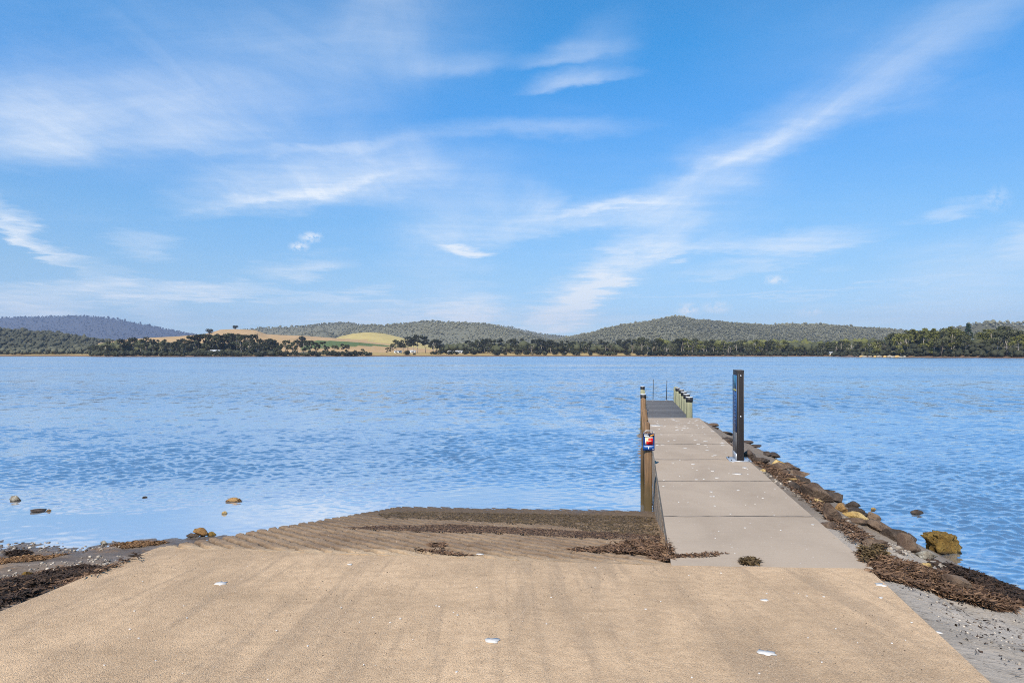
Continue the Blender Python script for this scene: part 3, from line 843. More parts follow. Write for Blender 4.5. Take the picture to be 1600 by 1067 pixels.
STRETCH = [  # px range, spacing, tree-top skyline, depth behind the shore, leaf, words, group
    (128, 330, 7.5, [(128, 545), (150, 538), (170, 531), (200, 528), (230, 527), (262, 530), (285, 527), (300, 524), (330, 521)], (14, 70),
     'the left headland wood', 'gum trees on the left headland'),
    (333, 432, 6.5, [(330, 521), (355, 520), (380, 522), (400, 521), (420, 528), (432, 531)], (14, 80),
     'the wood below the knoll', 'gum trees below the tan knoll'),
    (436, 572, 9, [(432, 531), (455, 527), (470, 529), (490, 533), (520, 532), (545, 536), (560, 542), (572, 546)], (12, 60),
     'the bank below the crop strip', 'low trees in front of the green crop strip'),
    (606, 680, 9, [(604, 533), (615, 529), (640, 524), (655, 522), (680, 529)], (60, 240),
     'the paddock', 'paddock trees beside the grassy mound'),
    (682, 1000, 6.2, [(680, 531), (700, 531), (740, 531), (765, 529), (790, 528), (850, 529.5), (900, 531), (960, 530), (1000, 528)], (60, 160),
     'the straw field treeline', 'gum trees behind the straw field'),
    (1003, 1345, 6.2, [(1000, 528), (1010, 527), (1040, 530), (1072, 527), (1110, 531), (1150, 532), (1180, 531), (1230, 532), (1270, 535), (1295, 534), (1318, 531), (1345, 533)], (10, 70),
     'the ridge-foot shore wood', 'gum trees below the long ridge'),
    (1352, 1700, 6.5, [(1345, 533), (1365, 530), (1380, 525), (1400, 519), (1424, 513), (1440, 516), (1457, 511), (1466, 510), (1485, 511), (1500, 514), (1530, 520), (1548, 512), (1565, 511), (1585, 512), (1600, 515), (1700, 512)], (8, 90),
     'the right headland wood', 'gum trees on the right headland'),
]
rr = random.Random(5)
def tree_words(v, leaf, bk, h, x, x0, x1, back, place):
    col = 'dark' if leaf is M_DARKLEAF else ('olive' if leaf is M_GUMY else 'grey-green')
    look = 'sparse bare-limbed' if v in BARES else col
    size = 'tall' if h > 19 else ('short' if h < 13 else 'mid-height')
    q_ = (x - x0) / (x1 - x0)
    where = ('left end', 'left half', 'centre', 'right half', 'right end')[min(4, int(q_ * 5))]
    return f"{size} {'rear' if back else 'front'} {look} gum with {'pale' if bk is M_BARK else 'dark'} trunk, {where} of {place}"
CLEAR = [(1514, 1541, 92), (690, 730, 200), (322, 350, 35)]      # openings in front of houses
for si, (x0, x1, step, skl, (d0, d1), words_, grp_) in enumerate(STRETCH):
    xs, ys = zip(*skl)
    x = x0
    while x < x1:
        back = rr.random() < .62
        D = float(shore_d(x)) + (rr.uniform(d0 + (d1 - d0) * .45, d1) if back else rr.uniform(d0, d0 + (d1 - d0) * .4))
        p = far_pt(x, D)
        top = np.interp(x, xs, ys) + (rr.uniform(0, 3.2) if back else rr.uniform(4, 11))
        h = max(5.0, CAMZ + (HY - top) / F * D - p.z) * 1.04
        blocked = any(a < x < bq and D < shore_d(x) + dd for a, bq, dd in CLEAR)
        if not blocked:
            k = rr.random()
            if si == 2:
                v, leaf = rr.choice(GUMS[11:] + SHRUBS[:0]), rr.choice([M_DARKLEAF, M_DARKLEAF, M_GUM]); h = min(h, 16)
            elif k < .12: v, leaf = rr.choice(BARES), M_GUM
            elif si in (5, 6): v, leaf = rr.choice(GUMS), rr.choice([M_GUM, M_GUMY, M_DARKLEAF, M_GUM] if si == 5 else [M_GUM, M_GUMY, M_GUMY, M_GUM])
            else: v, leaf = rr.choice(GUMS), rr.choice([M_GUM, M_DARKLEAF, M_DARKLEAF])
            bk = M_BARK if rr.random() < .7 else M_BARKD
            plant_tree('gum_tree', v, p, h, leaf, bk, tree_words(v, leaf, bk, h, x, x0, x1, back, words_), 'tree', grp_, wide=rr.uniform(.85, 1.2))
        x += step * rr.uniform(.6, 1.4)
# the pine that stands above the right headland, and lone trees on the tan knoll
p = far_pt(1513, 590); plant_tree('pine_tree', PINES[0], p, CAMZ + (HY - 505) / F * 590 - p.z, M_PINELEAF, M_BARKD, 'tall dark pine rising above the gums left of the white house', 'tree')
p = far_pt(1563, 575); plant_tree('pine_tree', PINES[0], p, CAMZ + (HY - 510) / F * 575 - p.z, M_PINELEAF, M_BARKD, 'dark pine among olive gums right of the white house', 'tree', wide=1.25)
for (px_, D, hp, txt) in [(368, 1690, 6, 'small lone tree on the crest of the tan knoll'), (327, 1640, 8, 'bushy tree on the left shoulder of the tan knoll'),
                          (471, 1150, 9, 'round dark tree alone in the tan field under the wooded ridge')]:
    p = far_pt(px_, D); plant_tree('gum_tree', SHRUBS[2], p, hp / F * D, M_DARKLEAF, M_BARKD, txt, 'tree')
# shrubs along the shore
SHR = [(150, 330, 8, 2, 'low dark bush on the left headland bank', 'bushes on the left headland'),
       (335, 580, 8, 3, 'dark wiry bush below the crop strip', 'bushes below the crop strip'),
       (676, 760, 12, 30, 'low dark bush below the long shed', 'bushes below the long shed'),
       (770, 1000, 14, 14, 'small round bush at the edge of the straw field', 'bushes at the straw field'),
       (1003, 1340, 9, 6, 'dark understorey bush below the ridge-foot gums', 'bushes below the long ridge'),
       (1352, 1690, 9, 5, 'dark understorey bush on the right headland bank', 'bushes on the right headland')]
for (x0, x1, step, off, txt, grp_) in SHR:
    x = x0 + 3
    while x < x1:
        D = float(shore_d(x)) + off + rr.uniform(2, 14); p = far_pt(x, D); p.z -= .3
        h = rr.uniform(3.0, 6.5) * D / 750
        plant_tree('shrub', rr.choice(SHRUBS), p, h, M_DARKLEAF if rr.random() < .8 else M_GUM, M_BARKD, txt + ', ' + ('left end', 'left of centre', 'right of centre', 'right end')[min(3, int((x - x0) / (x1 - x0) * 4))] + ' of its row', 'bush', grp_, ('stem', 'foliage'), rr.uniform(.9, 1.5))
        x += step * rr.uniform(.6, 1.5)
for (px_, D, hp, wd, txt) in [(635, 800, 9, 1.0, 'big round dark bush alone on the tan paddock shore'), (648, 803, 4, 1.0, 'small dark bush right of the big round bush on the paddock shore')]:
    p = far_pt(px_, D); p.z -= .4
    plant_tree('shrub', SHRUBS[1], p, hp / F * D, M_DARKLEAF, M_BARKD, txt, 'bush', None, ('stem', 'foliage'), wd)

# wooded hills: thousands of crowns nobody could count
def forest(name, pts, hs, rg, mat, lobes=2):
    bv, bt = ball(1)
    n = len(pts); V = []; T = []; tone = []
    patch = fbm(pts[:, 0] * .006, pts[:, 1] * .003, 4, 95)
    k = 0
    for j in range(lobes):
        sc = rg.uniform(.28, .46, (n, 1, 3)) * hs[:, None, None] * np.array([1.0, 1.0, .9])
        off = rg.normal(0, .14, (n, 1, 3)) * hs[:, None, None]; off[:, :, 2] = hs[:, None] * rg.uniform(.42, .68, (n, 1))
        jit = 1 + rg.normal(0, .2, (n, len(bv), 1))
        P = bv[None] * jit * sc + off + pts[:, None, :]
        V.append(P.reshape(-1, 3)); T.append((bt[None] + (np.arange(n) * len(bv))[:, None, None] + k).reshape(-1, 3)); k += n * len(bv)
        tone.append(np.repeat(np.clip(rg.normal(.4, .17, n) + .8 * patch, 0, 1), len(bv)))
    me = mesh_np(name, np.concatenate(V), [np.concatenate(T)])
    attr(me, 'tone', np.concatenate(tone))
    o = link(name, me, mat); tag(o, kind='stuff'); return o
fg = np.random.default_rng(77)
def scatter(n, p0, p1, dd0, dd1, ids, hmin, hmax, power=1.0):
    px = fg.uniform(p0, p1, n); D = dd0 + (dd1 - dd0) * fg.uniform(0, 1, n) ** power
    z, c, cid = land(px, D)
    clump = vnoise(px * .05, D * .01, 91)
    ok = np.isin(cid, ids) & (z > .8) & (fg.uniform(0, 1, n) < .55 + .7 * clump)
    px, D, z = px[ok], D[ok], z[ok]
    return np.stack([(px - HX) / F * D, D, z - .5], -1), fg.uniform(hmin, hmax, len(px)) * 1.0
for nm, args, mt in [
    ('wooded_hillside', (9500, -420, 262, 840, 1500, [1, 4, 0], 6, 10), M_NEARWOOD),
    ('distant_mountain_forest', (6000, -420, 420, 4700, 6350, [6], 12, 17), M_HAZEBLUE),
    ('ridge_forest', (24000, 330, 960, 1900, 4700, [1], 5.5, 9.5), M_FOREST),
    ('long_ridge_forest', (24000, 850, 1600, 1650, 2700, [1], 5, 9), M_FOREST),
    ('headland_forest', (1600, 1380, 2000, 1500, 2400, [1, 4], 8, 12), M_FOREST)]:
    pts, hs = scatter(*args); forest(nm, pts, hs * np.exp(fg.normal(-.35 if nm == 'wooded_hillside' else -.15, .25, len(hs))), fg, mt, 1 if 'ridge' in nm or 'mountain' in nm else 2)
# the woods behind the counted trees
def backwood(name, p0, p1, off0, off1, n, hmin, hmax, mat):
    px = fg.uniform(p0, p1, n); D = shore_d(px) + fg.uniform(off0, off1, n)
    z, _, _ = land(px, D)
    return forest(name, np.stack([(px - HX) / F * D, D, z - .5], -1), fg.uniform(hmin, hmax, n), fg, mat)
backwood('headland_wood', 150, 430, 60, 150, 260, 8, 15, M_GUM)
backwood('shore_wood', 690, 1345, 110, 320, 900, 10, 15.5, M_GUM)
backwood('bright_wood', 1040, 1350, 260, 420, 220, 15, 20, M_GUMY)
backwood('undergrowth', 1352, 1900, 5, 75, 700, 2.5, 6.5, M_DARKLEAF)
backwood('undergrowth', 140, 440, 4, 60, 420, 2.5, 6, M_DARKLEAF)
backwood('undergrowth', 1010, 1345, 5, 50, 380, 2.5, 5, M_DARKLEAF)
backwood('right_wood', 1365, 1900, 60, 170, 330, 8, 14, M_GUM)

# ------------------------------------------------------------------ far buildings
M_WALLW = plain('white_boards', (.72, .71, .68), .7, grain=.05, scale=2, bump=0)
M_ROOFW = plain('pale_roof', (.60, .61, .62), .5, grain=.06, scale=2, bump=0)
M_ROOFG = plain('grey_roof', (.30, .30, .31), .6, grain=.1, scale=2, bump=0)
M_GLASS = plain('dark_glass', (.03, .035, .045), .15, grain=.1, bump=0)
def house(name, px, D, w_, h_, d_, rh, nwin, label, cat, roof=M_ROOFW, rz=0.0, lift=0.0):
    p = far_pt(px, D); p.z += lift
    o = empty(name, p, rz); tag(o, label, cat)
    b = MB(); b.box((0, 0, h_ / 2 - .6), (w_, d_, h_ + 1.2)); b.build('wall', M_WALLW, o)
    b = MB(); e = .5
    x, y = w_ / 2 + e, d_ / 2 + e
    b.add([(-x, -y, h_ - .05), (x, -y, h_ - .05), (x, y, h_ - .05), (-x, y, h_ - .05), (-x, 0, h_ + rh), (x, 0, h_ + rh)], [(0, 1, 5, 4), (2, 3, 4, 5), (3, 2, 1, 0)], [(0, 4, 3), (1, 2, 5)])
    b.build('roof', roof, o)
    for k in range(nwin):
        cx = -w_ / 2 + w_ * (k + .5) / nwin
        b = MB(); b.box((cx, -d_ / 2 - .05, h_ * .55), (w_ / nwin * .5, .1, h_ * .42)); fr = b.build('window', M_WALLW, o)
        b = MB(); b.box((cx, -d_ / 2 - .12, h_ * .55), (w_ / nwin * .42, .05, h_ * .34)); b.build('pane', M_GLASS, fr)
    return o
house('house', 1528, 600, 13, 4.8, 8, 1.6, 4, 'white two-level house on the right headland among gums', 'house', rz=.15)
house('shed', 711, 915, 20, 3.0, 9, 1.0, 3, 'long low white shed in front of the treeline by the tan paddock', 'shed')
house('house', 336, 725, 11, 3.6, 7, 1.2, 3, 'white house half hidden by gums on the left headland', 'house', rz=-.2)
house('house', 1278, 752, 7, 2.4, 5, .8, 2, 'small white beach shack low on the far shore below the long ridge', 'house')
house('shed', 1299, 748, 4, 2.0, 3, .7, 1, 'tiny white shed just right of the small beach shack', 'shed')
house('shed', 1493, 585, 11, 1.8, 6, .25, 2, 'flat roofed pale shed left of the white house on the right headland', 'shed', M_ROOFG)
house('house', 622, 960, 10, 2.6, 6, 1.0, 2, 'pale farmhouse in the paddock left of the long shed', 'house', M_ROOFG)
house('shed', 645, 985, 8, 2.6, 6, 1.2, 1, 'small pale gabled farm shed between the farmhouse and the long shed', 'shed')

# ------------------------------------------------------------------ jetty
jetty = tag(empty('jetty', (float(walk_l(6.9)) + 1, 6.9, 0)), 'narrow concrete jetty running out from the ramp to a grey timber deck', 'jetty')
jl = -Vector(jetty.location)
joints = [6.9, 9.15, 11.95, 14.75, 17.7, 20.7, 23.7, 26.7]
for i in range(len(joints) - 1):
    y0, y1 = joints[i] + (.0055 if i else 0), joints[i + 1] - .0055
    nrw = 14; ysr = np.linspace(y0, y1, nrw)
    Yg = np.repeat(ysr[:, None], 12, 1)
    if i == 0:      # its near side runs along the ramp seam
        nearY = 6.9 + np.linspace(0, 1, 12) * (-.12)
        Yg = nearY[None, :] + (y1 - nearY)[None, :] * np.linspace(0, 1, nrw)[:, None]
    xl, xr = walk_l(Yg[:, 0]), walk_r(Yg[:, -1])
    if i == 0: xr = np.where(Yg[:, -1] < 6.9, np.maximum(xr, 3.545 + (Yg[:, -1] - 6.78) * DX), xr)
    o = sheet('concrete_slab', Yg, xl, xr, 12, lambda x, y, i=i: zw(y) + .004 + .003 * fbm(x * 2, y * 2, 2, 50 + i) , M_WALK, jetty, .16)
    o.location = jl
M_JOINTSHADE = plain('joint_shade', (.19, .155, .125), .9, grain=.5, scale=6)  # dark strips for the slab joints, with the shading along them in the colour
for yj in joints[1:-1]:
    wj = .07 if abs(yj - 14.75) < .1 else .028
    V = []
    for q_ in np.linspace(0, 1, 40):
        xj = float(walk_l(yj)) + 2.0 * q_; o_ = .012 * math.sin(q_ * 9 + yj) + .008 * math.sin(q_ * 31)
        for dy in (-wj / 2, wj / 2):
            yk = yj + dy + o_; V.append((xj + DX * (dy + o_), yk, float(zw(yk)) + .0085))
    me = mesh_np('joint_shade', V, np.array([(2 * k, 2 * k + 2, 2 * k + 3, 2 * k + 1) for k in range(39)]))
    link('joint_shade', me, M_JOINTSHADE, jetty).location = jl
# side walls under the slabs
for side, f_, sgn in (('left', walk_l, 1), ('right', walk_r, -1)):
    b = MB(); ysr = np.linspace(7.0, 26.6, 40)
    for (ya, yb) in zip(ysr[:-1], ysr[1:]):
        xa, xb = float(f_(ya)) + sgn * .03, float(f_(yb)) + sgn * .03
        V = [(xa, ya, -1.2), (xb, yb, -1.2), (xb, yb, float(zw(yb)) - .155), (xa, ya, float(zw(ya)) - .155)]
        V += [(x + sgn * .2, y, z) for x, y, z in V]
        b.add(V, [(0, 1, 2, 3), (7, 6, 5, 4), (3, 2, 6, 7), (0, 3, 7, 4), (1, 5, 6, 2)] if sgn < 0 else [(3, 2, 1, 0), (4, 5, 6, 7), (7, 6, 2, 3), (4, 7, 3, 0), (2, 6, 5, 1)])
    o = b.build('side_wall', M_SIDE, jetty); o.location = jl
# the timber deck beyond: boards, bearers, piles
DL = lambda y: walk_l(y) + .02
DR = lambda y: walk_l(y) + 1.60
b = MB(); b.box((0, 0, 0), (1.60, .205, .045)); plank = bevel_mesh(b.mesh('plank'), .006, 1); plank.materials.append(M_DECK)
y = 26.85; k = 0
while y < 40.6:
    o = link('plank', plank, None, jetty)
    o.location = Vector((float(walk_l(y)) + .81 + R.uniform(-.008, .008), y, float(zw(y)) - .02 + R.uniform(-.004, .004))) + jl
    o.rotation_euler = (-.019, 0, R.uniform(-.004, .004) - .0)
    y += .24
for off in (.12, .81, 1.48):
    b = MB(); b.tube([(float(walk_l(26.6)) + off, 26.6, float(zw(26.6)) - .16), (float(walk_l(40.6)) + off, 40.6, float(zw(40.6)) - .16)], [.09, .09], 4)
    o = b.build('bearer', M_TIMBER, jetty); o.location = jl
for off in (-.02, 1.63):
    b = MB(); b.tube([(float(walk_l(26.8)) + off, 26.8, float(zw(26.8)) - .07), (float(walk_l(40.6)) + off, 40.6, float(zw(40.6)) - .07)], [.06, .06], 4)
    o = b.build('edge_beam', M_PILE if off > 0 else M_TIMBER, jetty); o.location = jl

def round_post(x, y, r, top, bottom, cap, mat, label, cat='post', group=None, lean=0.0):
    o = tag(empty('mooring_post', (x, y, 0)), label, cat, group)
    b = MB(); n = 16
    zs_ = np.linspace(bottom, top, 9)
    b.tube([(lean * (z - top) + .006 * math.sin(z * 3 + x), .006 * math.cos(z * 2.3 + x), z) for z in zs_], [r * (1.03 - .03 * i / 8) for i in range(9)], n)
    b.build('post', mat, o, smooth=False)
    if cap:
        b = MB(); b.tube([(0, 0, top - .17), (0, 0, top + .004)], [r * 1.13, r * 1.13], n); c = b.build('cap', M_CAP, o)
        b = MB(); b.tube([(0, 0, top + .004), (0, 0, top + .012), (0, 0, top + .03)], [r * 1.15, r * 1.15, r * .9], n); b.build('cap_top', M_CAPTOP, c)
    return o

RP = [(26.9, 1077, 621.0), (29.6, 1072.8, 616.5), (32.6, 1068.4, 612.5), (36.0, 1064.5, 609), (39.2, 1059, 606), (41.0, 1055.8, 604.2)]
RT = ['capped greenish timber post nearest the concrete on the right of the deck', 'second capped post from the concrete on the right deck edge',
      'third capped post from the concrete on the right deck edge', 'fourth post from the concrete on the right deck edge, dark cap',
      'fifth post from the concrete on the right deck edge', 'farthest bare-topped greenish post at the right outer corner of the deck']
for i, (y, px, py) in enumerate(RP):
    x = (px - HX) / F * y
    round_post(x, y, .125, CAMZ - (py - HY) / F * y, -1.9, i < 5, M_PILE, RT[i], 'post', 'round posts along the right deck edge')
LPT = [(31.0, 1005.2, 616.5, True, 'black-capped post on the left of the deck behind the brown timbers'), (35.5, 1004.4, 610.2, False, 'pale bare-topped post on the left of the deck between two capped posts'), (41.0, 1004.0, 603.8, True, 'farthest post at the left outer corner of the deck')]
for (y, px, py, cap, txt) in LPT:
    round_post((px - HX) / F * y, y, .12, CAMZ - (py - HY) / F * y, -1.9, cap, M_PILE, txt, 'post', 'round posts along the left deck edge')

def fender(x, y, wx, wy, top, bottom, label, mat=M_TIMBER, lean=0.0):
    """weathered brown upright with a rounded head"""
    o = tag(empty('timber_post', (x, y, 0), -.19), label, 'post', 'brown timber posts along the left of the jetty')
    n = 10; V = []; Q = []
    prof = [(bottom, 1.0), (bottom + .8, 1.0), (.2, 1.0), (.6, .985), (top - wx * .5, .97)] + [(top - wx * .5 + wx * .5 * math.sin(a), .97 * math.cos(a * .93)) for a in np.linspace(.25, 1.5, 6)]
    ring = []
    for k in range(20):
        a = 2 * math.pi * k / 20; c, s = math.cos(a), math.sin(a)
        ring.append((math.copysign(abs(c) ** .45, c) * wx / 2, math.copysign(abs(s) ** .45, s) * wy / 2))
    for (z, k) in prof:
        for (a, c) in ring: V.append((a * k + lean * (z - bottom) + .004 * math.sin(z * 9 + a * 40), c, z))
    m_ = len(prof)
    for i in range(m_ - 1):
        for k in range(20): Q.append((i * 20 + k, i * 20 + (k + 1) % 20, (i + 1) * 20 + (k + 1) % 20, (i + 1) * 20 + k))
    b = MB(); b.add(V + [(lean * (top - bottom), 0, top)], Q, [((m_ - 1) * 20 + k, (m_ - 1) * 20 + (k + 1) % 20, m_ * 20) for k in range(20)])
    b.build('post', mat, o)
    return o
def px_x(px, y): return (px - HX) / F * y
post1 = fender(px_x(1012.6, 14.02), 14.02, .165, .19, CAMZ - (675 - HY) / F * 14.0, -.6, 'nearest brown timber post carrying the small blue sign')
fender(px_x(1003.6, 14.6), 14.6, .075, .16, 1.22, -.6, 'slim dark timber post just left of the post with the blue sign', M_WETTIMBER)
fender(px_x(1009.6, 18.8), 18.8, .175, .2, CAMZ - (658.8 - HY) / F * 18.8, -1.8, 'round-headed brown timber post just behind the blue sign', lean=.006)
fender(px_x(1006.9, 24), 24, .19, .2, CAMZ - (638.5 - HY) / F * 24, -1.8, 'third brown timber post from the ramp, beside the jetty slabs')
fender(px_x(1004.9, 29), 29, .23, .24, CAMZ - (621.5 - HY) / F * 29, -1.8, 'last brown timber post before the black-capped posts')
# two thin poles at the end of the deck
for (px, y, py, txt) in [(1020.3, 40.3, 592.5, 'thin dark pole at the deck end, nearer the left posts'), (1041.2, 40.4, 594, 'thin dark pole at the deck end, nearer the right posts')]:
    o = tag(empty('marker_pole', (px_x(px, y), y, 0)), txt, 'pole', 'thin poles at the deck end')
    zt = CAMZ - (py - HY) / F * y; zb = float(zw(y))
    b = MB(); b.tube([(0, 0, zb), (.012, 0, (zb + zt) / 2), (.03, 0, zt)], [.022, .02, .016], 8); b.build('rod', M_POLE, o)
    b = MB(); b.box((0, 0, zb + .012), (.14, .14, .024)); b.build('foot_plate', M_STEEL, o)

# ------------------------------------------------------------------ information pylon on the jetty
ty = 14.42; tx = px_x(1157, ty); tz = float(zw(ty)) + .005
py_o = tag(empty('information_pylon', (tx, ty, tz), -.187), 'tall thin dark information pylon with a blue side panel standing on the jetty', 'sign')
TH, TW, TD = 1.90, .142, .62
b = MB(); b.box((0, TD / 2, .012 + TH / 2), (TW, TD, TH)); me = bevel_mesh(b.mesh('body'), .006, 2); link('body', me, M_DARKMET, py_o)
b = MB(); b.box((0, TD / 2, TH + .02), (TW + .006, TD + .006, .02)); b.build('top_cap', M_GREYMET, py_o)
face = -TW / 2
b = MB(); b.box((face - .004, TD / 2, .012 + .16 + .22), (.012, TD - .02, .44)); b.build('lower_panel', M_GREYMET, py_o)
b = MB(); b.box((face - .005, TD / 2, .62 + .60), (.014, TD - .03, 1.2)); pan = b.build('side_panel', M_SKYP, py_o)
b = MB(); b.box((face - .0135, TD / 2, 1.67), (.004, TD - .034, .28)); b.build('teal_band', M_TEALP, pan)
b = MB(); b.box((face - .0135, TD / 2, 1.50), (.004, TD - .034, .04)); b.build('yellow_band', M_YELP, pan)
b = MB()
for k in range(9): b.box((face - .0135, TD / 2 - .02 * (k % 3), 1.40 - k * .075), (.003, TD * (.62 - .1 * (k % 3)), .014))
b.build('lettering', M_PALEP, pan)
b = MB(); b.box((face - .004, TD / 2, .012 + .08), (.02, TD * .98, .15)); b.build('foot_flange', M_STEEL, py_o)
b = MB(); b.box((0, TD * .42, .006), (.45, .62, .014)); base = b.build('base_plate', M_STEEL, py_o)
for (x, y) in ((-.18, .02), (.18, .02), (-.18, .5), (.18, .5)):
    b = MB(); b.tube([(x, y, .012), (x, y, .034)], [.016, .014], 8); b.build('bolt', M_POLE, base)
for z in (1.81, .95, .12):
    b = MB(); b.tube([(.006, -.002, z), (.006, -.010, z)], [.017, .014], 12); b.build('bolt', M_STEEL if z > .2 else M_DARKMET, py_o)
b = MB(); b.box((-TW * .30, -.002, TH / 2), (.006, .004, TH - .1)); b.build('corner_trim', M_GREYMET, py_o)
b = MB(); b.box((TW * .42, -.002, TH / 2), (.006, .004, TH - .1)); b.build('corner_trim', M_GREYMET, py_o)

# ------------------------------------------------------------------ small blue sign on the first post
sy = 13.895; sx_ = px_x(1013.6, sy)
zt = CAMZ - (677 - HY) / F * sy; zb = CAMZ - (703.5 - HY) / F * sy
SH, SW = zt - zb, 18.2 / F * sy
sg = tag(empty('safety_sign', (sx_, sy, zb), -.03), 'small navy sign with a red picture fixed to the nearest timber post', 'sign')
b = MB(); b.box((0, 0, SH / 2), (SW, .012, SH)); link('board', bevel_mesh(b.mesh('board'), .004, 2), M_NAVY, sg)
q = lambda x0, x1, z0, z1, d=.0075: ((SW * (x0 + x1) / 2, -d, SH * (z0 + z1) / 2), (SW * (x1 - x0), .003, SH * (z1 - z0)))
def pane(name, mat, *rects, d=.0075):
    b = MB()
    for r_ in rects: b.box(*q(*r_, d=d))
    return b.build(name, mat, sg)
pane('header_strip', M_BLACKP, (-.47, .47, .80, .98))
pane('heading_text', M_WHITEP, (-.40, -.05, .90, .95), (-.40, .02, .82, .87), d=.010)
b = MB()
for (x, z, r_) in ((.18, .86, .05), (.26, .885, .055), (.34, .905, .05), (.41, .92, .04)):
    b.tube([(SW * x, -.009, SH * z), (SW * x, -.012, SH * z)], [r_ * SW * 1.3, r_ * SW * 1.2], 10)
b.build('orange_emblem', M_ORANGEP, sg)
pane('lower_field', M_BLUEP, (-.47, .47, .02, .30))
pane('picture', M_CREAM, (-.31, .34, .34, .78))
pane('picture_border', M_WHITEP, (-.31, -.26, .34, .66), (-.05, .34, .74, .78), d=.0095)
pane('red_shape', M_REDP, (-.04, .34, .36, .72), (-.20, .30, .335, .54), d=.011)
pane('red_shape_text', M_CREAM, (-.10, .22, .525, .565), d=.0135)
pane('small_text', M_WHITEP, (-.40, .38, .245, .265), (-.36, .30, .205, .222), (-.05, .02, .06, .20), (.33, .39, .05, .11), d=.0105)
b = MB(); b.tube([(-.11, .01, SH), (-.055, .01, SH + .055), (.075, .01, SH + .055), (.085, .01, SH)], [.009] * 4, 6); b.build('bracket', M_STEEL, sg)

# ------------------------------------------------------------------ rocks
BV, BT = ball(4)
BALLS = {3: ball(3), 4: ball(4)}
from mathutils import noise as mnoise
def rock(name, px, py, wpx, hpx, kind, label, cat='rock', rot=0.0, deep=.75, sharp=.25, group=None, seed=None, tall=.85, inwater=False, tilt=0.0, sink=.22, flat=None, skew=0.0):
    x, y, z = hit(px, py)
    s = y / F
    W_ = wpx * s; H_ = max(hpx * s * tall, .03)
    sd_ = seed if seed is not None else int(px * 7 + py)
    off = Vector((sd_ * .37 % 50, sd_ * .73 % 50, sd_ * .11 % 50))
    rx = W_ / 2; ry = W_ / 2 * deep
    BV, BT = BALLS[4 if wpx > 30 else 3]
    V = np.empty_like(BV)
    cut = [(Vector((math.sin(sd_ * (k + 1) * 1.7), math.cos(sd_ * (k + 1) * 2.3), math.sin(sd_ * .9 + k * 1.3) * .8)).normalized(), .48 + .30 * ((sd_ * (k + 3)) % 7) / 7) for k in range(9)]
    for i, v in enumerate(BV):
        p = Vector(v)
        r_ = 1 + .30 * mnoise.noise(p * 1.2 + off) + (.14 if sharp < 1.2 else .30) * mnoise.noise(p * 3.1 + off) + sharp * .22 * mnoise.noise(p * 7.5 + off) + sharp * .12 * mnoise.noise(p * 15 + off)
        p = p * r_
        for (nv, dd) in cut:
            e = p.dot(nv)
            if e > dd and sharp < 1.2: p -= nv * (e - dd) * .93
        V[i] = p
    V /= np.abs(V).max(0)
    if flat is not None:
        V[:, 2] = np.where(V[:, 2] > flat, flat + (V[:, 2] - flat) * .25, V[:, 2]); V[:, 0] += skew * V[:, 2]; V /= np.abs(V).max(0)
    V = V * np.array([rx, ry, H_ * (.5 + sink)])
    V[:, 2] += H_ * (.5 - sink)
    c, s_ = math.cos(tilt), math.sin(tilt)
    V = V @ np.array([[c, 0, s_], [0, 1, 0], [-s_, 0, c]]).T
    me = mesh_np(name, V, [BT], True)
    o = link(name, me, M_ROCK[kind], None, (x, y + ry * .45, z - .01)); o.rotation_euler = (0, 0, rot)
    tag(o, label, cat, group)
    return o
RB = 'rocks along the right bank of the jetty'
rock('rock', 1216, 731, 24, 15, 'yellow', 'yellow rock farthest out on the right bank beside the pylon', group=RB)
rock('rock', 1254, 754, 34, 15, 'dark', 'dark low rock behind the long smooth boulder', group=RB)
rock('boulder', 1276, 780, 58, 30, 'brown', 'long smooth brown boulder sloping to the water on the right bank', 'boulder', rot=-.5, deep=.8, sharp=.1, group=RB, tilt=.25)
rock('rock', 1237, 751, 18, 7, 'yellow', 'small yellow rock left of the long smooth boulder', group=RB)
rock('rock', 1240, 763, 24, 13, 'dark', 'small dark brown rock against the long smooth boulder', group=RB)
rock('rock', 1280, 787, 22, 10, 'yellow', 'small yellow rock between the long boulder and the round boulder', group=RB)
rock('boulder', 1302, 813, 28, 33, 'brown', 'round brown boulder with a dark face near the middle of the bank', 'boulder', sharp=.12, group=RB, deep=.9)
rock('rock', 1316, 800, 24, 18, 'orange', 'rusty orange rock just behind the round boulder', group=RB)
rock('rock', 1336, 811, 46, 15, 'yellow', 'flat ochre slab of rock right of the round boulder', group=RB, rot=-.25, deep=.5)
rock('rock', 1339, 818, 38, 12, 'brown', 'low brown rock in front of the flat ochre slab', group=RB, rot=-.2, deep=.5)
rock('rock', 1352, 806, 18, 8, 'dark', 'small dark rock at the waterline behind the ochre slab', group=RB)
rock('rock', 1366, 815, 24, 18, 'brown', 'upright brown rock at the right end of the ochre slab', group=RB)
rock('boulder', 1377, 831, 42, 22, 'brown', 'tan-brown boulder with a dark hollow on its right face', 'boulder', group=RB, sharp=.15, rot=-.3)
rock('boulder', 1401, 846, 48, 30, 'dark', 'long dark boulder lying along the waterline', 'boulder', rot=-.55, group=RB, sharp=.1, deep=.5, tilt=.25)
rock('rock', 1424, 851, 22, 24, 'dark', 'dark rounded rock at the water end of the boulder row', group=RB, sharp=.1)
rock('boulder', 1418, 861, 46, 33, 'brown', 'brown wedge-shaped boulder facing the ramp at the end of the row', 'boulder', rot=-.4, group=RB, sharp=.2, deep=.6, tilt=.35)
rock('rock', 1362, 852, 66, 20, 'brown', 'low flat brown rock half buried in the grey bank', group=RB, rot=-.3, deep=.5, tall=.5)
rock('rock', 1296, 825, 32, 12, 'brown', 'low brown rock beside the jetty edge below the round boulder', group=RB)
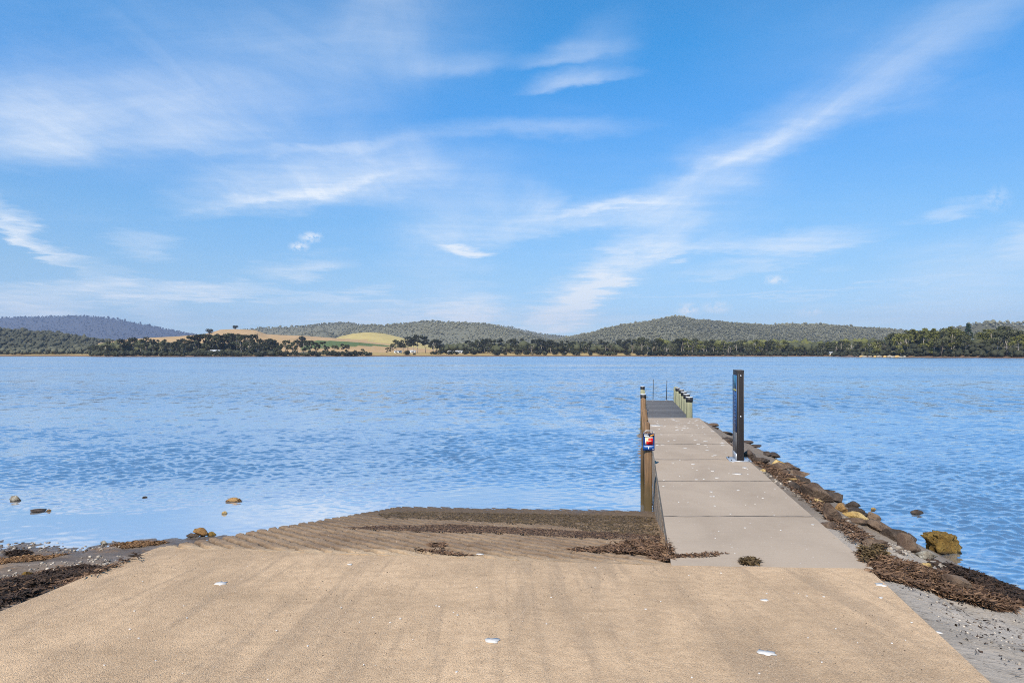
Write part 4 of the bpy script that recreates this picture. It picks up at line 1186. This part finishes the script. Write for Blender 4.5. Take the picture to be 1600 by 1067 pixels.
rock('rock', 1449, 896, 27, 21, 'yellow', 'pale ochre block sitting above the brown seaweed', group=RB, sharp=.5)
rock('boulder', 1502, 926, 58, 38, 'brown', 'smooth brown boulder partly covered by seaweed near the waterline', 'boulder', rot=-.6, sharp=.06, deep=.6, group=RB, tilt=.35, tall=.7)
rock('boulder', 1477, 865, 68, 38, 'olive', 'big ochre weedy rock standing alone in the water', 'boulder', sharp=1.5, tall=1.45, deep=.6, flat=.30, skew=-.32)
rock('rock', 1435, 804, 22, 9, 'dark', 'small black rock awash in the water beyond the boulder row', sharp=.2)
rock('rock', 1365, 797, 10, 6, 'yellow', 'tiny yellow rock poking out of the water behind the row')
rock('rock', 1192, 737, 10, 6, 'yellow', 'tiny yellow stone against the jetty edge near the pylon', group=RB)
rock('rock', 1172, 716, 26, 16, 'dark', 'dark rock behind the foot of the pylon', group=RB)
rock('rock', 1190, 724, 30, 14, 'dark', 'dark low rock right of the pylon foot', group=RB)
rock('rock', 1140, 691, 24, 10, 'dark', 'dark rock at the outer end of the right bank', group=RB)
rock('rock', 1226, 742, 26, 10, 'brown', 'brown low rock next to the yellow farthest rock', group=RB)
rock('rock', 1452, 874, 40, 16, 'pale', 'grey lump of rubble near the waterline by the big weedy rock', group=RB, sharp=.6, deep=.9)
LB = 'rocks on the left beach and shallows'
rock('rock', 23, 783, 19, 11, 'pale', 'dark rock with a pale top in the shallows at the far left', group=LB, sharp=.8)
rock('rock', 56, 800, 24, 6, 'dark', 'flat dark rock barely above water at the left', group=LB)
rock('rock', 75, 799, 9, 5, 'orange', 'tiny orange rock at the end of the flat dark rock', group=LB)
rock('rock', 225, 778, 9, 4, 'dark', 'tiny dark rock alone in the calm shallows', group=LB)
rock('rock', 360, 784, 36, 8, 'orange', 'long thin rusty rock in the calm water left of the ramp', group=LB, deep=.4, sharp=.8)
rock('rock', 351, 803, 11, 6, 'yellow', 'tiny ochre rock in the water below the long rusty rock', group=LB)
ob = random.Random(3)
for k in range(17):
    yb = 12.6 + k * .9 + ob.uniform(-.25, .25)
    xb = float(walk_r(yb)) + float(np.interp(yb, [12, 15, 21, 26, 28.5], [2.1, 1.85, 1.75, .95, .5])) * ob.uniform(.55, 1.0)
    zb = max(float(ground_z(xb, yb)), 0.0)
    o = rock('rock', HX + F * xb / yb, HY + F * (CAMZ - zb) / yb, ob.uniform(.3, .75) * F / yb, ob.uniform(.10, .2) * (1 if yb < 20 else .6) * F / yb, ob.choice(['dark', 'brown', 'dark']),
             'low dark brown rock at the waterline ' + ('beside the long smooth boulder' if yb < 16 else 'below the pylon' if yb < 20.5 else 'between pylon and deck' if yb < 24.5 else 'at the outer tip of the bank'), group='rocks at the waterline of the outer bank', rot=ob.uniform(-1, 1), seed=500 + k * 13, tall=1.0)
def offset_rock(*a, dz=0, **k): o = rock(*a, **k); return o
def rock_at(x, y, z, w_, h_, kind, label, **k):
    """a rock beyond the ramp edge, placed in metres"""
    px = HX + F * x / y; py = HY + F * (CAMZ - z) / y
    o = rock('rock', px, py, w_ * F / y, h_ * F / y, kind, label, group=LB, **k)
    o.location = (x, y, z); return o
rock_at(-5.62, 12.0, .0, .27, .11, 'dark', 'dark weedy rock at the left corner of the ramp waterline', sharp=.8)
rock_at(-5.48, 12.06, .04, .27, .13, 'orange', 'rusty rock perched on the dark rock beside the ramp edge', sharp=.8)
rock_at(-5.31, 12.08, .0, .18, .09, 'olive', 'small ochre rock right of the rusty rock beside the ramp edge', sharp=.8)
rock('rock', 162, 851, 15, 9, 'pale', 'pale barnacled rock on the wet mud by the water', group=LB, sharp=.8)
rock('rock', 41, 902, 17, 14, 'olive', 'round dark stone on the pebble beach at the left', group=LB, sharp=.1)
rock('rock', 24, 903, 15, 7, 'pale', 'pale stone just left of the round dark stone', group=LB)
rock('rock', 12, 909, 12, 6, 'yellow', 'yellow stone at the left frame edge below the pale stone', group=LB)
FR = 'pale boulders on the far right shore'
for k in range(12):
    px = 1347 + k * 6.2 + R.uniform(-2, 2); D = float(shore_d(px)) + R.uniform(1, 5); p = far_pt(px, D)
    V = BV[:, :] * np.array([R.uniform(1.2, 2.8), 1.5, R.uniform(.8, 1.7)]) * (1 + .25 * np.sin(BV[:, [1]] * 5 + k) * np.cos(BV[:, [0]] * 4 - k))
    if k == 0: fb_m, fb_t = ball(2)
    V = fb_m * np.array([R.uniform(1.2, 2.8), 1.5, R.uniform(.8, 1.7)]) * (1 + .2 * np.sin(fb_m[:, [1]] * 5 + k) * np.cos(fb_m[:, [0]] * 4 - k))
    o = link('boulder', mesh_np('boulder', V, [fb_t]), M_ROCK['pale'] if k % 3 else M_ROCK['yellow'], None, p)
    tag(o, 'pale tan boulder at the water edge of the far right headland', 'boulder', FR)

# ------------------------------------------------------------------ seaweed, pebbles, marks
def surface_z(x, y):
    x = np.asarray(x, float); y = np.asarray(y, float)
    s = ground_z(x, y)
    s = np.where((x > ramp_l(y)) & (x < walk_l(y)), np.where(y > break_y(x), zr(x, y), zs(y)), s)
    s = np.where((x > ramp_l(y)) & (x < slab_r(y)) & (y < 6.78), zs(y), s)
    s = np.where((x >= walk_l(y)) & (x <= walk_r(y)) & (y > 6.85), zw(y) + .004, s)
    return s
def weed(name, poly_px, n, length, mat, lift=.06, seed=0, width=.0046, off_jetty=False, tonemu=.4, flat=.28):
    """drifted weed over a patch given by its outline in the photo"""
    rg = np.random.default_rng(seed + 900)
    n = int(n * 1.8)
    pts = np.array([hit(*p)[:2] for p in poly_px])
    lo, hi = pts.min(0), pts.max(0)
    acc = []
    tries = 0
    while sum(len(a) for a in acc) < n and tries < 60:
        q_ = rg.uniform(lo, hi, (n * 2, 2)); inside = np.zeros(len(q_), bool); j = len(pts) - 1
        for i in range(len(pts)):
            c = ((pts[i, 1] > q_[:, 1]) != (pts[j, 1] > q_[:, 1])) & (q_[:, 0] < (pts[j, 0] - pts[i, 0]) * (q_[:, 1] - pts[i, 1]) / (pts[j, 1] - pts[i, 1] + 1e-9) + pts[i, 0])
            inside ^= c; j = i
        dn = vnoise(q_[:, 0] * 2.2, q_[:, 1] * 3.5, seed)
        if off_jetty: inside &= ~((q_[:, 0] < np.where(q_[:, 1] > 6.8, walk_r(q_[:, 1]), slab_r(q_[:, 1])) + .02) & (q_[:, 0] > 1))
        acc.append(q_[inside & (rg.uniform(0, 1, len(q_)) < .35 + 1.1 * dn)]); tries += 1
    q_ = np.concatenate(acc)[:n]; n = len(q_)
    hgt = lift * (.25 + 1.1 * vnoise(q_[:, 0] * 3, q_[:, 1] * 3, seed + 1)) * rg.uniform(.1, 1, n)
    z = surface_z(q_[:, 0], q_[:, 1]) + hgt + .006
    th = rg.uniform(0, 6.28, n); L = length * .85 * rg.uniform(.4, 1.4, n); bend = rg.normal(0, .9, n)
    dirs = lambda t: np.stack([np.cos(t), np.sin(t), rg.normal(0, flat, n)], -1)
    c0 = np.concatenate([q_, z[:, None]], 1)
    p = [c0]; t_ = th
    for s in range(3):
        p.append(p[-1] + dirs(t_) * (L / 3)[:, None]); t_ = t_ + bend / 2
    V = []
    side = np.stack([-np.sin(th), np.cos(th), rg.normal(0, .7 if flat > .2 else .25, n)], -1) * (width * rg.uniform(.5, 1.4, n))[:, None]
    for k, s in enumerate(p):
        s = s.copy(); s[:, 2] = np.maximum(s[:, 2], surface_z(s[:, 0], s[:, 1]) + .005)
        wv = side * (1, 1.1, .9, .25)[k]
        V += [s - wv, s + wv]
    V = np.stack(V, 1).reshape(-1, 3)
    base = np.arange(n)[:, None] * 8
    Q = np.concatenate([base + np.array([2 * k, 2 * k + 1, 2 * k + 3, 2 * k + 2])[None] for k in range(3)])
    me = mesh_np(name, V, Q)
    attr(me, 'tone', np.repeat(np.clip(rg.normal(tonemu, .28, n), 0, 1), 8))
    return tag(link(name, me, mat), kind='stuff')
weed('seaweed', [(1337, 872), (1352, 866), (1375, 868), (1400, 880), (1440, 893), (1480, 908), (1520, 925), (1560, 940), (1590, 948), (1585, 956), (1540, 952), (1500, 940), (1450, 924), (1410, 912), (1385, 908), (1362, 895)], 14000, .085, M_WEED, .075, 1, off_jetty=True)
weed('seaweed', [(1480, 884), (1510, 893), (1540, 905), (1570, 918), (1600, 930), (1640, 945), (1660, 960), (1600, 950), (1560, 935), (1525, 918), (1490, 900)], 6500, .07, M_BLACK, .08, 2)
weed('seaweed', [(1345, 866), (1372, 864), (1385, 874), (1350, 880)], 1800, .07, M_WEED2, .11, 3)
weed('seaweed', [(590, 803), (640, 799), (760, 802), (880, 803), (980, 806), (1020, 808), (1026, 822), (1030, 838), (980, 836), (930, 833), (880, 822), (800, 818), (700, 812), (600, 809)], 5200, .07, M_WEED2, .008, 4, flat=.07, tonemu=.3)
weed('seaweed', [(535, 825), (600, 822), (700, 820), (800, 824), (900, 830), (1030, 836), (1032, 846), (980, 843), (900, 840), (800, 834), (700, 832), (600, 828)], 3600, .07, M_WEED, .009, 5, flat=.08, tonemu=.25)
weed('seaweed', [(948, 856), (975, 850), (1010, 849), (1030, 853), (1048, 862), (1048, 874), (1022, 873), (1010, 866), (970, 866)], 3600, .085, M_WEED, .042, 6)
weed('seaweed', [(890, 858), (950, 856), (960, 864), (900, 862)], 350, .08, M_WEED, .02, 7)
weed('seaweed', [(672, 851), (693, 849), (696, 854), (676, 856)], 240, .07, M_WEED, .02, 8)
weed('seaweed', [(640, 858), (700, 868), (740, 869), (690, 861)], 200, .07, M_WEED, .008, 9)
weed('seaweed', [(1157, 878), (1170, 875), (1187, 879), (1180, 884), (1160, 883)], 420, .06, M_WEED2, .035, 10)
weed('seaweed', [(1050, 866), (1078, 868), (1110, 864), (1135, 866), (1100, 872), (1052, 872)], 150, .06, M_WEED, .012, 11)
weed('seaweed', [(0, 917), (50, 905), (90, 893), (150, 884), (220, 879), (172, 884), (120, 905), (60, 929), (20, 944), (-40, 965), (-60, 930)], 12000, .09, M_BLACK, .05, 12, tonemu=.5)
weed('seaweed', [(0, 905), (60, 895), (140, 885), (200, 878), (150, 900), (60, 925), (0, 940), (-40, 940)], 5000, .09, M_WEED, .03, 13)
weed('seaweed', [(10, 866), (30, 862), (46, 866), (30, 870)], 900, .10, M_BLACK, .06, 14)
weed('seaweed', [(170, 853), (210, 846), (262, 848), (230, 853), (190, 857)], 1500, .06, M_RUST, .012, 15)
weed('seaweed', [(0, 874), (60, 868), (110, 866), (60, 876), (0, 882)], 1300, .06, M_RUST, .010, 16)
weed('seaweed', [(1105, 838), (1560, 950), (1600, 975), (1600, 1067), (1500, 1010), (1420, 930), (1390, 905), (1300, 840)], 140, .04, M_BLACK, .006, 17, width=.004, off_jetty=True)
weed('seaweed', [(1125, 681), (1165, 715), (1230, 740), (1300, 800), (1400, 860), (1330, 850), (1250, 775), (1180, 725)], 4200, .08, M_WEED, .04, 18, off_jetty=True)

def pebbles(name, poly_px, n, s0, s1, mat, seed, tonemu=.5):
    rg = np.random.default_rng(seed)
    pts = np.array([hit(*p)[:2] for p in poly_px]); lo, hi = pts.min(0), pts.max(0)
    q_ = rg.uniform(lo, hi, (n * 6, 2)); inside = np.zeros(len(q_), bool); j = len(pts) - 1
    for i in range(len(pts)):
        c = ((pts[i, 1] > q_[:, 1]) != (pts[j, 1] > q_[:, 1])) & (q_[:, 0] < (pts[j, 0] - pts[i, 0]) * (q_[:, 1] - pts[i, 1]) / (pts[j, 1] - pts[i, 1] + 1e-9) + pts[i, 0])
        inside ^= c; j = i
    q_ = q_[inside][:n]; n = len(q_)
    bv, bt = ball(1)
    sc = (s0 + (s1 - s0) * rg.uniform(0, 1, n) ** 2.5)[:, None, None] * rg.uniform(.6, 1.2, (n, 1, 3)) * np.array([1, 1, .6])
    V = bv[None] * sc * (1 + rg.normal(0, .12, (n, len(bv), 1))) + np.concatenate([q_, surface_z(q_[:, 0], q_[:, 1])[:, None]], 1)[:, None, :] + np.array([0, 0, 1]) * sc[:, :, 2:3] * .3
    T = bt[None] + (np.arange(n) * len(bv))[:, None, None]
    me = mesh_np(name, V.reshape(-1, 3), [T.reshape(-1, 3)])
    attr(me, 'tone', np.repeat(np.clip(rg.normal(tonemu, .3, n), 0, 1), len(bv)))
    return tag(link(name, me, mat), kind='stuff')
pebbles('pebbles', [(-60, 905), (0, 893), (60, 880), (120, 872), (190, 868), (235, 860), (225, 872), (120, 890), (40, 915), (-60, 930)], 900, .008, .04, M_PEBBLE, 31)
pebbles('pebbles', [(-60, 850), (80, 846), (130, 848), (190, 845), (250, 848), (150, 862), (60, 862), (-60, 870)], 420, .008, .035, M_PEBBLE, 32, .2)
pebbles('pebbles', [(1340, 830), (1420, 866), (1470, 885), (1600, 945), (1640, 1000), (1600, 1060), (1500, 1000), (1390, 905), (1300, 840)], 900, .004, .014, M_PEBBLE, 33, .45)
pebbles('pebbles', [(1440, 868), (1500, 892), (1600, 935), (1640, 960), (1560, 940), (1480, 905)], 900, .012, .045, M_BLACK, 34, .5)
pebbles('pebbles', [(1180, 730), (1300, 815), (1400, 870), (1440, 872), (1330, 815), (1240, 755)], 500, .01, .05, M_PEBBLE, 35, .25)
pebbles('grit', [(20, 975), (250, 870), (1050, 885), (1350, 893), (1540, 1065), (20, 1066)], 1400, .002, .006, M_PEBBLE, 36, .1)

def splat(px, py, wpx, rg, rz=0.0, asp=.45):
    x, y, _ = hit(px, py); r_ = wpx / 2 * y / F
    n = 14; V = [(0, 0)]
    for k in range(n):
        a = 2 * math.pi * k / n; q_ = r_ * (1 + rg.uniform(-.38, .3)); V.append((q_ * math.cos(a), q_ * math.sin(a) * asp * 2.2))
    V = np.array(V); c, s = math.cos(rz), math.sin(rz); V = V @ np.array([[c, s], [-s, c]])
    X, Y_ = V[:, 0] + x, V[:, 1] + y
    Z = surface_z(X, Y_) + .007
    top = np.stack([X, Y_, Z], -1); bot = top.copy(); bot[:, 2] -= .006
    T = [(0, 1 + k, 1 + (k + 1) % n) for k in range(n)]
    Qs = [(1 + (k + 1) % n, 1 + k, n + 2 + k, n + 2 + (k + 1) % n) for k in range(n)]
    return np.concatenate([top, bot]), Qs, T
sg_ = random.Random(21)
MARKS = [(770, 1002, 24, 0, 'large white splash low in the middle of the sandy ramp'), (1198, 1021, 25, .2, 'ragged white splash low on the right of the sandy ramp'),
         (345, 912, 20, .5, 'slanted white splash on the left of the sandy ramp'), (1377, 914, 18, 0, 'white splash at the right ramp edge below the seaweed'),
         (1195, 938, 11, 0, 'pale splash in the upper right of the sandy ramp'), (750, 866, 12, 0, 'white flake lying at the top of the grooves'),
         (1467, 989, 10, 0, 'small white mark beside the right slab edge'), (546, 882, 8, 0, 'small white flake in the upper middle of the sandy ramp'),
         (1376, 934, 6, 0, 'tiny white spot right of centre near the ramp edge'), (1152, 741, 13, 0, 'white splash on the jetty just in front of the pylon'),
         (1163, 731, 10, .4, 'small white splash right beside the pylon foot'), (1026, 665, 22, 0, 'long white smear at the far left of the jetty slabs')]
for (px, py, wp, rz, txt) in MARKS:
    V, Qs, T = splat(px, py, wp, sg_, rz); me = mesh_np('white_splash', V, [np.array(Qs), np.array(T)])
    tag(link('white_splash', me, M_WHITE), txt, 'splash mark')
b = MB()
for k in range(160):
    if k < 110:
        y = 7.1 + 19.3 * sg_.random() ** .8; x = float(walk_l(y)) + sg_.uniform(.06, 1.94)
        px, py = HX + F * x / y, HY + F * (CAMZ - float(zw(y))) / y; wp = 1.8 + 5.5 * sg_.random() ** 2.2
    else:
        px, py = sg_.uniform(150, 1450), sg_.uniform(880, 1066); wp = sg_.uniform(1.4, 3.8)
        if px > 1340 + (py - 888): continue
    V, Qs, T = splat(px, py, wp, sg_, 0, .4); b.add(V, Qs, T)
tag(b.build('white_flecks', M_WHITE), kind='stuff')

# ------------------------------------------------------------------ the air
M_AIR = bpy.data.materials.new('air'); M_AIR.use_nodes = True
t = NT(M_AIR.node_tree); t.n.clear()
v = t.new('ShaderNodeVolumePrincipled'); v.inputs['Color'].default_value = (.62, .74, 1.0, 1); v.inputs['Density'].default_value = 8e-5; v.inputs['Anisotropy'].default_value = .2
o = t.new('ShaderNodeOutputMaterial'); t.l.new(v.outputs[0], o.inputs['Volume'])
b = MB(); b.box((0, 4000, 240), (30000, 9600, 488))
tag(b.build('haze', M_AIR), kind='stuff')

# ------------------------------------------------------------------ what the setting and the uncountable things are called
WEED_WORDS = ['thick brown seaweed band running down the right bank from the jetty corner', 'black wet weed along the right waterline below the brown band', 'olive weed hump at the top of the right seaweed band',
 'olive weed film along the waterline of the grooved ramp', 'dark brown weed line across the middle of the grooved ramp', 'raised brown seaweed clump against the jetty wall on the ramp', 'thin weed trail left of the clump at the jetty wall',
 'small weed tuft in the grooves near the white flake', 'thin weed strip beside the small tuft in the grooves', 'small round weed tuft on the seam between ramp and jetty', 'thin weed smear on the jetty beside the big clump',
 'black weed band along the left ramp edge', 'brown weed scattered on the left beach above the black band', 'small black weed mound on the wet mud at far left', 'rusty weed patch on wet mud near the left ramp corner',
 'rusty weed streak on mud near the left frame edge', 'sparse dark weed bits on the grey ground at lower right', 'brown weed litter between the bank rocks and the jetty slabs']
for i, o in enumerate(sorted((o for o in COL.objects if o.name.split('.')[0] == 'seaweed'), key=lambda o: o.name)): tag(o, WEED_WORDS[min(i, 17)], 'seaweed')
PEB = ['pale pebbles on the upper left beach beside the black weed', 'small dark pebbles on wet mud at the left waterline', 'fine pale grit on the grey ground at lower right', 'black wet pebbles at the right waterline', 'mixed pebbles between the bank rocks']
for i, o in enumerate(sorted((o for o in COL.objects if o.name.split('.')[0] == 'pebbles'), key=lambda o: o.name)): tag(o, PEB[min(i, 4)], 'pebbles')
UND = ['dark undergrowth at the foot of the right headland gums', 'dark undergrowth at the foot of the left headland gums', 'dark undergrowth along the shore below the long ridge']
for i, o in enumerate(sorted((o for o in COL.objects if o.name.split('.')[0] == 'undergrowth'), key=lambda o: o.name)): tag(o, UND[min(i, 2)], 'undergrowth')
for n_, l_, c_ in [('shore', 'muddy beach and grey bank around the concrete ramp', 'shore'), ('boat_ramp', 'sandy worn concrete slab filling the foreground', 'boat ramp'), ('grooved_ramp', 'grooved lower concrete ramp sloping into the water', 'boat ramp'),
    ('water', 'rippled pale blue water of the bay', 'water'), ('hills', 'far land with tan paddocks and wooded hills', 'hills'), ('seabed', 'sea floor beneath the bay', 'seabed'),
    ('wooded_hillside', 'grey-green wood covering the near hill at far left', 'forest'), ('distant_mountain_forest', 'haze-blue forest on the distant mountain at left', 'forest'), ('ridge_forest', 'grey-green forest on the hills behind the grassy mound', 'forest'),
    ('long_ridge_forest', 'grey-green forest on the long ridge right of centre', 'forest'), ('headland_forest', 'pale scrub on the hill behind the right headland', 'forest'), ('headland_wood', 'dark wood mass behind the left headland gums', 'wood'),
    ('shore_wood', 'dark wood mass behind the far shore treeline', 'wood'), ('bright_wood', 'yellow-green tree tops showing above the far shore wood', 'wood'), ('right_wood', 'dark wood mass behind the right headland gums', 'wood'),
    ('grit', 'loose grit scattered over the sandy ramp', 'grit'), ('white_flecks', 'small white flecks spattered on jetty and ramp', 'flecks'), ('haze', 'thin blue air between camera and hills', 'haze')]:
    if n_ in bpy.data.objects: tag(bpy.data.objects[n_], l_, c_)
